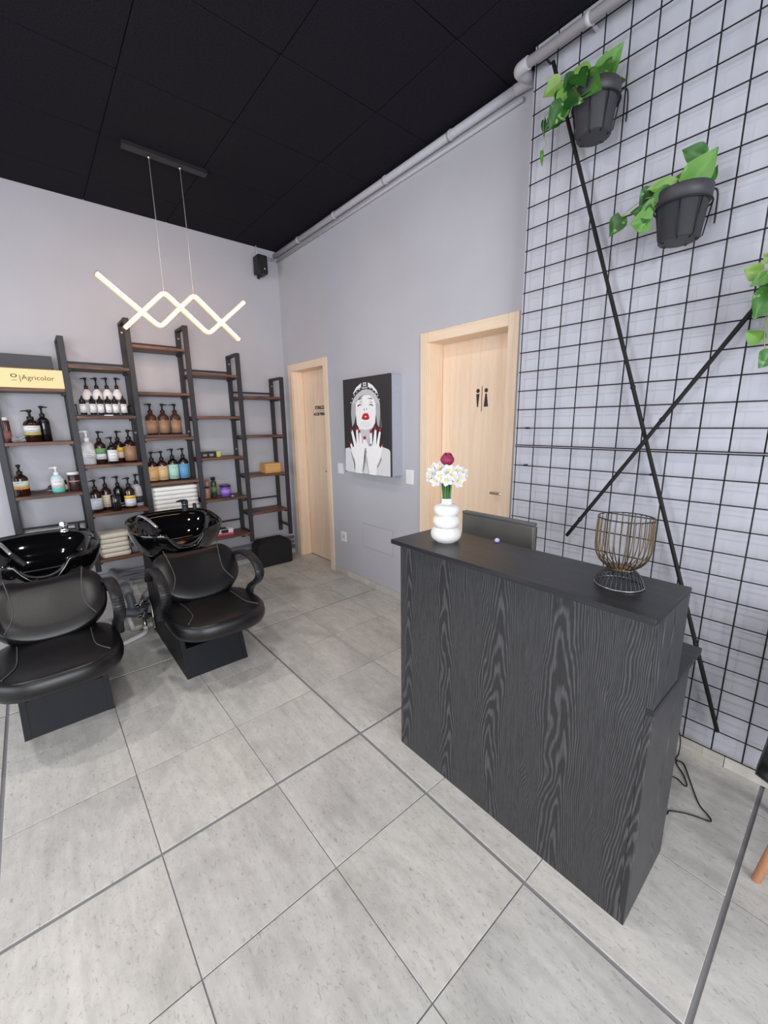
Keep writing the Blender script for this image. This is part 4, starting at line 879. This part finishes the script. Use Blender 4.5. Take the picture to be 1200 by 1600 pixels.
Bm().box(-.0025, 0, -.213, -.208, -.116, .116).box(-.0025, 0, .208, .213, -.116, .116).box(-.0025, 0, -.2075, .2075, .111, .116).box(-.0025, 0, -.2075, .2075, -.116, -.111).obj('panel_frame', WALL, ap)

# ------------------------------------------------------------------ wire grid and rods
GX = -.165; GS = .1033; GV = .0974; GY0 = -2.989
def wire_grid(label, zlo, zhi, rows, spz):
    t = thing('wire_grid', label, 'grid', (GX, -3.9, zlo), 'two wire mesh panels on the pillar wall')
    NV = 21; yend = GY0-GS*(NV-1)
    vm = Bm().tube([(0, 0, 0), (0, 0, zhi-zlo)], .0027, 6).mesh('wire', WIRE)
    for i in range(NV): place(vm, 'wire', t, (0, GY0-GS*i+3.9, 0))
    hm = Bm().tube([(0, GY0+3.9+.004, 0), (0, yend+3.9-.004, 0)], .0027, 6).mesh('wire', WIRE)
    for z in rows: place(hm, 'wire', t, (-.0055, 0, z-zlo))
    sm_ = Bm().cyl((.0, 0, 0), (.0345, 0, 0), .005, 8).mesh('wall_spacer', WIRE)
    for yy in (GY0-GS*.5, GY0-GS*6.5, GY0-GS*13.5):
        for z in spz: place(sm_, 'wall_spacer', t, (0, yy+3.9, z-zlo))
    return t
rows_lo = [.079+GV*i for i in range(14)]; rows_lo = [z for z in rows_lo if z < 1.33]+[1.3495]
wire_grid('lower black wire mesh panel on the wall behind the desk', .076, 1.3525, rows_lo, (rows_lo[2], rows_lo[-2]))
rows_hi = [1.3585]+[1.3525+GV*i for i in range(1, 20) if 1.3525+GV*i < 3.21]
wire_grid('upper black wire mesh panel on the wall above the thick middle rail', 1.3555, 3.212, rows_hi, (rows_hi[1], rows_hi[-2]))
def rod(label, a, b, r):
    a = Vector(a); b = Vector(b); c = (a+b)/2
    t = thing('decor_rod', label, 'rod', c, 'rods tied across the wire grid')
    pts = [a-c+(b-a)*(i/24) for i in range(25)]
    Bm().tube(pts, [r*(1+.06*math.sin(i*2.1)) for i in range(25)], 8).obj('cane', mat('black_cane', (11, 11, 13), .75, bump=.3, bscale=150), t)
    for f in (.12, .5, .88):
        q = pts[int(f*24)]; d = (b-a).normalized(); Bm().tube([q-d*.006, q+d*.006], r*1.25, 8).obj('tie', WIRE, t)
rod('long black rod running steeply down the wire grid from top left', (-.186, -3.084, 3.065), (-.186, -4.034, .185), .0085)
rod('black rod slanting up to the right, crossing the steep rod', (-.204, -3.330, .911), (-.204, -4.052, 2.06), .0085)

# ------------------------------------------------------------------ hanging plants
def leaf_mat():
    m = bpy.data.materials.new('pothos_leaf'); m.use_nodes = True; nt, N, L, b = nodes(m)
    oi = N.new('ShaderNodeObjectInfo'); tc = N.new('ShaderNodeTexCoord')
    base = ramp(nt, [(0, lin((34, 78, 30))), (.4, lin((62, 112, 44))), (.75, lin((92, 142, 60))), (1, lin((128, 160, 72)))], oi.outputs['Random'])
    va = N.new('ShaderNodeVectorMath'); L.new(tc.outputs['Object'], va.inputs[0])
    n1 = noise_tex(nt, va.outputs[0], 34, 4, .6, .5)
    spot = ramp(nt, [(.60, (0, 0, 0)), (.70, (1, 1, 1))], n1)
    out = mix(nt, 'MIX', spot, base, lin((132, 172, 104))+(1,))
    L.new(out, b.inputs['Base Color']); b.inputs['Roughness'].default_value = .38
    b.inputs['Subsurface Weight'].default_value = 0.0
    return m
LEAF = leaf_mat()
STEM = mat('pale_green_stem', (140, 156, 96), .5); POT = mat('charcoal_plastic_pot', (56, 56, 61), .5, vary=.05); SOIL = mat('dark_soil', (44, 36, 30), .95, vary=.3, bump=1, bscale=90)
def leaf(parent, org, base, tip, wd, seed, curl=.12):
    """heart-shaped pothos leaf from petiole joint to tip, folded along its midrib"""
    B = Vector(base); T = Vector(tip); L = (T-B).length; ax = (T-B).normalized()
    rnd = random.Random(seed)
    nr = Vector((-.9, -.3+rnd.uniform(-.22, .22), -.30+rnd.uniform(-.22, .22))); nr = (nr-ax*nr.dot(ax)).normalized(); sd = ax.cross(nr)
    K = 11; b = Bm(); rows = []
    for i in range(K):
        t = i/(K-1)
        hw = wd*.66*(math.sin(math.pi*min(1, (t*.94+.06))**.62))*(1 if t < .98 else .4)
        hw = max(hw, .0008)
        back = -L*.10*max(0, 1-t*5)
        row = []
        for k in (-1, -.75, -.5, -.25, 0, .25, .5, .75, 1):
            p = B+ax*(L*t+back*abs(k))+sd*(hw*k)+nr*(abs(k)*hw*.28-L*curl*(t-.3)**2+.0015*math.sin(6*t+3*k+seed))
            row.append(p-org)
        rows.append(row)
    b.rings(rows, closed=False, cap0=False, cap1=False)
    back_rows = [[p-nr*.0007 for p in row] for row in rows]
    b.rings(back_rows, closed=False, cap0=False, cap1=False)
    me = b.mesh('leaf', LEAF)
    return place(me, 'leaf', parent)
def plant(label, y, ztop, leaves, seed, vine=None):
    org = Vector((-.272, y, ztop-.165))
    t = thing('hanging_pothos', label, 'plant', org, 'pothos pots hung on the wire grid')
    b = Bm().lathe([(.058, 0), (.066, .003), (.079, .118), (.086, .120), (.090, .163), (.088, .166), (.083, .163), (.079, .14)], 26, cap1=False)
    b.lathe([(.079, .14), (.0005, .14)], 26, cap0=False, cap1=False); b.obj('pot', POT, t)
    Bm().lathe([(.081, .1405), (.06, .148), (.03, .152), (.001, .153)], 18, cap0=False).obj('soil', SOIL, t)
    wh = Bm(); ring = [(.0895*math.cos(a), .0895*math.sin(a), .114) for a in [2*math.pi*i/28 for i in range(28)]]
    wh.tube(ring, .003, 6, closed=True)
    for a in (70, 130, 190, 235, 285, 350):
        q = math.radians(a); wh.tube([(.089*math.cos(q), .089*math.sin(q), .114), (.071*math.cos(q), .071*math.sin(q), .006), (.05*math.cos(q), .05*math.sin(q), -.0035)], .0025, 6)
    for k in (-.055, .055):
        wh.tube(smooth_path([(.072, k, .114), (.085, k, .16), (.097, k*1.25, .178), (.116, k*1.35, .165), (.122, k*1.35, .10), (.1215, k*1.35, .07)]), .0032, 6)
    wh.obj('wire_holder', WIRE, t)
    st = Bm(); rnd = random.Random(seed)
    for i, (bx, by, bz, tx, ty, tz, wd) in enumerate(leaves):
        leaf(t, org, (bx, by, bz), (tx, ty, tz), wd, seed*31+i)
        e = Vector((bx, by, bz))-org
        if wd > .02:
            s0 = Vector((rnd.uniform(-.035, .035), rnd.uniform(-.035, .035), .148)); mid = (s0+e)/2+Vector((-.01, 0, .03))
            if e.z < .12:
                mid = Vector((min(e.x, -.02), e.y*.8, .178))
                if (Vector((e.x, e.y, 0))).length > .05: mid = Vector((e.x, e.y, 0)).normalized()*.092+Vector((0, 0, .176))
            st.tube(smooth_path([s0, mid, e], 5), .0016, 5)
    if vine: st.tube(smooth_path([Vector(v_)-org for v_ in vine], 6), .0014, 5)
    st.obj('stems', STEM, t)
    return t
LV1 = [(-.27, -3.173, 2.909, -.29, -3.104, 2.877, .056), (-.26, -3.287, 2.869, -.28, -3.224, 2.911, .060), (-.25, -3.3, 2.86, -.27, -3.217, 2.874, .052), (-.24, -3.311, 2.85, -.26, -3.355, 2.92, .034), (-.26, -3.335, 2.829, -.28, -3.427, 2.90, .070), (-.22, -3.372, 2.813, -.24, -3.433, 2.792, .028), (-.34, -3.315, 2.80, -.375, -3.400, 2.72, .072), (-.33, -3.232, 2.817, -.36, -3.237, 2.744, .063), (-.365, -3.247, 2.754, -.39, -3.205, 2.677, .066), (-.31, -3.191, 2.792, -.33, -3.153, 2.753, .028), (-.37, -3.262, 2.765, -.395, -3.343, 2.700, .042), (-.36, -3.255, 2.735, -.385, -3.200, 2.690, .048), (-.3, -3.123, 2.779, -.31, -3.133, 2.712, .019), (-.3, -3.121, 2.663, -.31, -3.132, 2.598, .013), (-.345, -3.285, 2.843, -.385, -3.341, 2.757, .054), (-.30, -3.36, 2.85, -.33, -3.40, 2.80, .05), (-.34, -3.25, 2.80, -.37, -3.215, 2.735, .055), (-.33, -3.27, 2.85, -.36, -3.235, 2.80, .05), (-.35, -3.23, 2.73, -.375, -3.17, 2.69, .045)]
LV2 = [(-.25, -3.728, 2.404, -.27, -3.665, 2.443, .05), (-.28, -3.704, 2.312, -.3, -3.783, 2.391, .076), (-.25, -3.756, 2.314, -.27, -3.781, 2.347, .026), (-.29, -3.662, 2.325, -.31, -3.576, 2.342, .045), (-.25, -3.654, 2.334, -.27, -3.695, 2.372, .04), (-.29, -3.59, 2.330, -.31, -3.556, 2.283, .064), (-.32, -3.655, 2.3, -.345, -3.603, 2.280, .042), (-.33, -3.615, 2.265, -.35, -3.574, 2.263, .036), (-.3, -3.568, 2.273, -.32, -3.528, 2.274, .028), (-.3, -3.487, 2.279, -.32, -3.458, 2.213, .052), (-.34, -3.610, 2.215, -.365, -3.549, 2.218, .066), (-.34, -3.61, 2.235, -.36, -3.577, 2.235, .049)]
LV3 = [(-.28, -3.943, 1.963, -.3, -3.904, 1.98, .043), (-.29, -3.966, 1.949, -.31, -3.93, 1.919, .034), (-.27, -3.97, 1.923, -.29, -3.948, 1.892, .03), (-.3, -3.982, 1.894, -.33, -3.956, 1.808, .064), (-.28, -3.976, 1.746, -.3, -3.935, 1.781, .040), (-.29, -4.01, 1.70, -.31, -3.988, 1.652, .052), (-.25, -3.964, 2.008, -.27, -3.945, 2.022, .03), (-.30, -4.08, 1.95, -.32, -4.15, 2.02, .07), (-.28, -4.12, 1.94, -.30, -4.20, 1.93, .06), (-.33, -4.06, 1.93, -.37, -4.05, 1.86, .06)]
plant('topmost hanging pothos in a charcoal pot, high near the ceiling pipe', -3.335, 2.792, LV1, 3, [(-.3, -3.20, 2.77), (-.31, -3.135, 2.79), (-.305, -3.128, 2.72), (-.305, -3.142, 2.68), (-.30, -3.121, 2.663)])
plant('middle hanging pothos in a charcoal pot, right of and below the topmost one', -3.690, 2.300, LV2, 5, [(-.32, -3.62, 2.30), (-.31, -3.57, 2.285), (-.30, -3.52, 2.278), (-.3, -3.487, 2.279)])
plant('lowest hanging pothos at the right edge of the photo, mostly outside it', -4.085, 1.905, LV3, 8, [(-.32, -4.0, 1.88), (-.30, -3.985, 1.80), (-.29, -3.99, 1.72), (-.29, -4.01, 1.70)])

# ------------------------------------------------------------------ things on the desk
CERAM = mat('white_matt_ceramic', (228, 228, 224), .55)
vz = thing('ringed_vase', 'white matt vase of three stacked rings on the left end of the desk', 'vase', (-1.030, -3.235, 1.0275))
def torus_prof(R, zc, rh, n=9):
    return [(R-rh*.9+rh*.9*math.cos(math.radians(a)), zc+rh*math.sin(math.radians(a))) for a in [-80+160*k/(n-1) for k in range(n)]]
prof = [(.034, 0), (.040, .001)]+torus_prof(.060, .031, .030)+torus_prof(.053, .081, .0235)+torus_prof(.050, .126, .0225)+[(.023, .150), (.0205, .154), (.020, .170), (.0185, .172), (.0165, .168), (.0165, .10)]
Bm().lathe(prof, 36, cap1=False).obj('body', CERAM, vz)
PETAL = mat('white_petal', (204, 204, 209), .6); CUP = mat('yellow_corona', (232, 204, 74), .6); CUPC = mat('dark_yellow_eye', (168, 134, 40), .6); GSTEM = mat('green_stalk', (62, 112, 56), .5, vary=.2); ROSE = mat('crimson_petal', (140, 32, 72), .55, vary=.15, nscale=60)
def petal_fan(b, c, nrm, R, n, wide, cup=.15, mi=0, ph=0):
    nrm = Vector(nrm).normalized(); a = nrm.orthogonal().normalized(); d = nrm.cross(a)
    for k in range(n):
        th = 2*math.pi*k/n+ph; rad = a*math.cos(th)+d*math.sin(th); tan = nrm.cross(rad)
        rows = []
        for i in range(5):
            t = i/4; hw = R*wide*math.sin(math.pi*(.12+.86*t))**.8
            if i == 4: hw *= .25
            rows.append([c+rad*(R*(.08+.92*t))+tan*(hw*s)+nrm*(R*cup*(t*t)-abs(s)*hw*.15) for s in (-1, -.5, 0, .5, 1)])
        b.rings(rows, closed=False, cap0=False, cap1=False, mi=mi)
def daffodil(i, head, nrm, label, R):
    base = Vector((-1.030, -3.235, 1.0275)); head = Vector(head)
    t = thing('narcissus', label, 'flower', base+Vector((0, 0, .12)), 'white narcissus in the vase')
    org = base+Vector((0, 0, .12))
    a = 2.4*i; bot = Vector((.009*math.cos(a), .009*math.sin(a), -.05)); mouth = Vector((.0125*math.cos(a), .0125*math.sin(a), .05))
    top = head-org; n = Vector(nrm).normalized()
    mid = Vector((mouth.x*1.3, mouth.y*1.3, .120))
    Bm().tube(smooth_path([bot, mouth, mid, mid*.4+top*.6-n*.012, top-n*.003], 5), .0031, 7).obj('stem', GSTEM, t)
    b = Bm(); petal_fan(b, top, n, R, 3, .40, .10, ph=i); petal_fan(b, top+n*.0012, n, R*.97, 3, .40, .14, ph=i+1.047)
    b.obj('petals', PETAL, t)
    q = n.to_track_quat('Z', 'Y').to_matrix().to_4x4(); q.translation = top+n*.001
    o = Bm().lathe([(.0022, 0), (.0042, .003), (.0056, .0065), (.0050, .0064), (.002, .002)], 10, cap0=False).obj('corona', CUP, t); o.data.transform(q)
rnd = random.Random(4)
V0 = Vector((-1.030, -3.235, 0)); cd = (Vector((-2.2332, -4.2751, 0))-V0).normalized(); cs_ = Vector((cd.y, -cd.x, 0))  # towards the room / sideways
spots = [(-.058, .015, 1.300), (-.040, .038, 1.272), (-.024, .045, 1.290), (.0, .05, 1.278), (.020, .046, 1.292), (.048, .025, 1.282), (.061, .0, 1.296), (.038, .015, 1.308), (-.046, .005, 1.316), (-.026, .012, 1.318), (.004, .030, 1.310), (-.061, .010, 1.280), (.034, -.025, 1.298), (-.034, -.025, 1.298), (.042, .035, 1.268)]
POSN = ['left-hand narcissus of the bunch, facing the room', 'low narcissus left of the stems with its yellow cup facing out', 'narcissus at the front left of the bunch, above the low one', 'low narcissus over the stems, middle of the bunch', 'front narcissus just under the crimson rose, right of centre', 'narcissus at the right front of the bunch', 'outermost narcissus at the right edge of the bunch', 'narcissus to the right of the crimson rose', 'high narcissus at the left of the bunch', 'high narcissus left of the crimson rose', 'narcissus directly below the crimson rose', 'lowest outer narcissus at the left edge', 'rear narcissus on the right, towards the door', 'rear narcissus on the left, towards the portrait', 'lowest narcissus at the right of the bunch']
for i, (s, fw, z) in enumerate(spots):
    hd = V0+cs_*(-s)+cd*fw; hd.z = z
    n = cd*.9+cs_*(-s*9)+Vector((rnd.uniform(-.2, .2), rnd.uniform(-.2, .2), rnd.uniform(-.35, .6)))
    daffodil(i, hd, n, POSN[i], .0235+.004*rnd.random())
rs = thing('crimson_rose', 'single crimson rose standing above the white narcissus', 'flower', V0+Vector((0, 0, 1.1475)))
Bm().tube([(.0, 0, -.05), (0, 0, .08), (0, 0, .182)], .0034, 7).obj('stem', GSTEM, rs)
b = Bm(); zc = .206
for ring, (n, R, tilt, hgt) in enumerate(((5, .0265, .35, .038), (5, .0225, .2, .043), (4, .017, .1, .047), (3, .010, .0, .048))):
    for k in range(n):
        th = 2*math.pi*k/n+ring*.6
        rows = []
        for i in range(6):
            t = i/5; rr_ = R*math.sin(math.pi*(.14+.66*t))**.75
            rows.append([((rr_+.0015*math.cos(9*u+ring))*math.cos(th+u*1.1*math.sin(math.pi*(.2+.7*t))*5/n), (rr_)*math.sin(th+u*1.1*math.sin(math.pi*(.2+.7*t))*5/n), zc-.026+hgt*t-abs(u)**2*.006*t) for u in (-1, -.6, -.2, .2, .6, 1)])
        b.rings(rows, closed=False, cap0=False, cap1=False)
b.obj('petals', ROSE, rs)

GOLD = mat('gold_wire', (150, 125, 86), .3, .85); BWIRE = mat('dark_wire', (58, 58, 62), .35, .6)
ch = thing('candle_holder', 'gold wire cup candle holder on a dark wire foot, right end of the desk', 'candle holder', (-1.008, -3.866, 1.0272))
def ring_pts(R, z, n=40): return [(R*math.cos(2*math.pi*i/n), R*math.sin(2*math.pi*i/n), z) for i in range(n)]
Bm().tube(ring_pts(.069, .196), .0018, 6, closed=True).obj('rim', BWIRE, ch)
Bm().tube(ring_pts(.030, .0505), .0016, 6, closed=True).obj('lower_ring', GOLD, ch)
Bm().lathe([(.0005, .0515), (.030, .0515), (.0305, .0535), (.0005, .0535)], 28, cap0=False, cap1=False).obj('gold_plate', GOLD, ch)
Bm().tube(ring_pts(.062, .0025), .0022, 6, closed=True).obj('foot_ring', mat('silver_wire', (170, 170, 174), .3, .9), ch)
Bm().tube(ring_pts(.0335, .0465), .0016, 6, closed=True).obj('foot_top_ring', BWIRE, ch)
BRONZE = mat('dark_gold_wire', (104, 90, 68), .3, .85)
cw = Bm().tube(smooth_path([(.069, 0, .196), (.070, 0, .15), (.0695, 0, .11), (.063, 0, .083), (.048, 0, .063), (.030, 0, .0515)], 4), .0016, 5).mesh('wire', BRONZE)
fw_ = Bm().tube(smooth_path([(.0335, 0, .0465), (.046, 0, .037), (.056, 0, .022), (.062, 0, .0025)], 4), .0016, 5).mesh('wire', BWIRE)
for i in range(28): place(cw, 'wire', ch, rot=(0, 0, 2*math.pi*i/28))
for i in range(30): place(fw_, 'wire', ch, rot=(0, 0, 2*math.pi*i/30))

# cable on the floor beside the desk
fc = [(-.16, -3.90, .10), (-.175, -3.915, .05), (-.20, -3.920, .006), (-.249, -3.921, .003), (-.247, -3.951, .003), (-.336, -3.997, .003), (-.433, -4.048, .003), (-.470, -4.090, .003), (-.490, -4.096, .003), (-.500, -4.07, .003), (-.519, -4.027, .003), (-.554, -3.982, .003), (-.578, -3.978, .003), (-.64, -3.93, .003), (-.66, -3.80, .003)]
lp2 = [(-.249, -3.926, .008), (-.270, -3.93, .003), (-.317, -3.968, .003), (-.365, -3.992, .003), (-.377, -3.985, .003), (-.36, -3.945, .003), (-.42, -3.88, .003), (-.45, -3.75, .003)]
cb_ = thing('power_cable', 'thin black power cable looping over the floor beside the desk', 'cable', (-.45, -3.97, 0))
for nm, pts in (('cable_run', fc), ('cable_loop', lp2)):
    Bm().tube(smooth_path([(x_+.45, y_+3.97, z_) for x_, y_, z_ in pts], 5), .0025, 6).obj(nm, PLASTICD, cb_)

# ------------------------------------------------------------------ chair at the right edge
vc = thing('shell_chair', 'black shell chair with pale wooden legs at the right edge of the photo', 'chair', (-.45, -4.44, 0))
BEECH = wood('pale_beech', (214, 156, 116), (198, 138, 100), (12, 12, 1.2), 4, .3, .45, .8, .05)
for sx in (-1, 1):
    for sy in (-1, 1):
        Bm().tube([(sx*.175, sy*.195, 0), (sx*.12, sy*.135, .345)], [.0125, .020], 12).obj('leg', BEECH, vc)
Bm().tube([(-.12, -.13, .332), (.12, .13, .332)], .008, 8).tube([(-.12, .13, .322), (.12, -.13, .322)], .008, 8).obj('leg_brace', METAL, vc)
b = Bm(); rows = []
prof = [(-.225, .375), (-.205, .395), (-.14, .385), (-.02, .372), (.09, .382), (.145, .43), (.17, .52), (.19, .64), (.205, .78)]
for px_, pz_ in prof:
    row = []
    for k in range(13):
        u = -1+2*k/12; wv = .245 if px_ < .12 else .245-.25*(pz_-.45)*.35
        row.append((px_-.06*u*u*(1 if px_ > .12 else 0), u*wv, pz_+.035*abs(u)**3*(1 if px_ < .14 else .2)-(.05 if px_ < -.24 else 0)*0))
    rows.append(row)
b.rings(rows, closed=False, cap0=False, cap1=False)
sh = b.obj('seat_shell', mat('black_shell_plastic', (22, 22, 24), .4), vc)
md = sh.modifiers.new('thick', 'SOLIDIFY'); md.thickness = .03; md.offset = -1
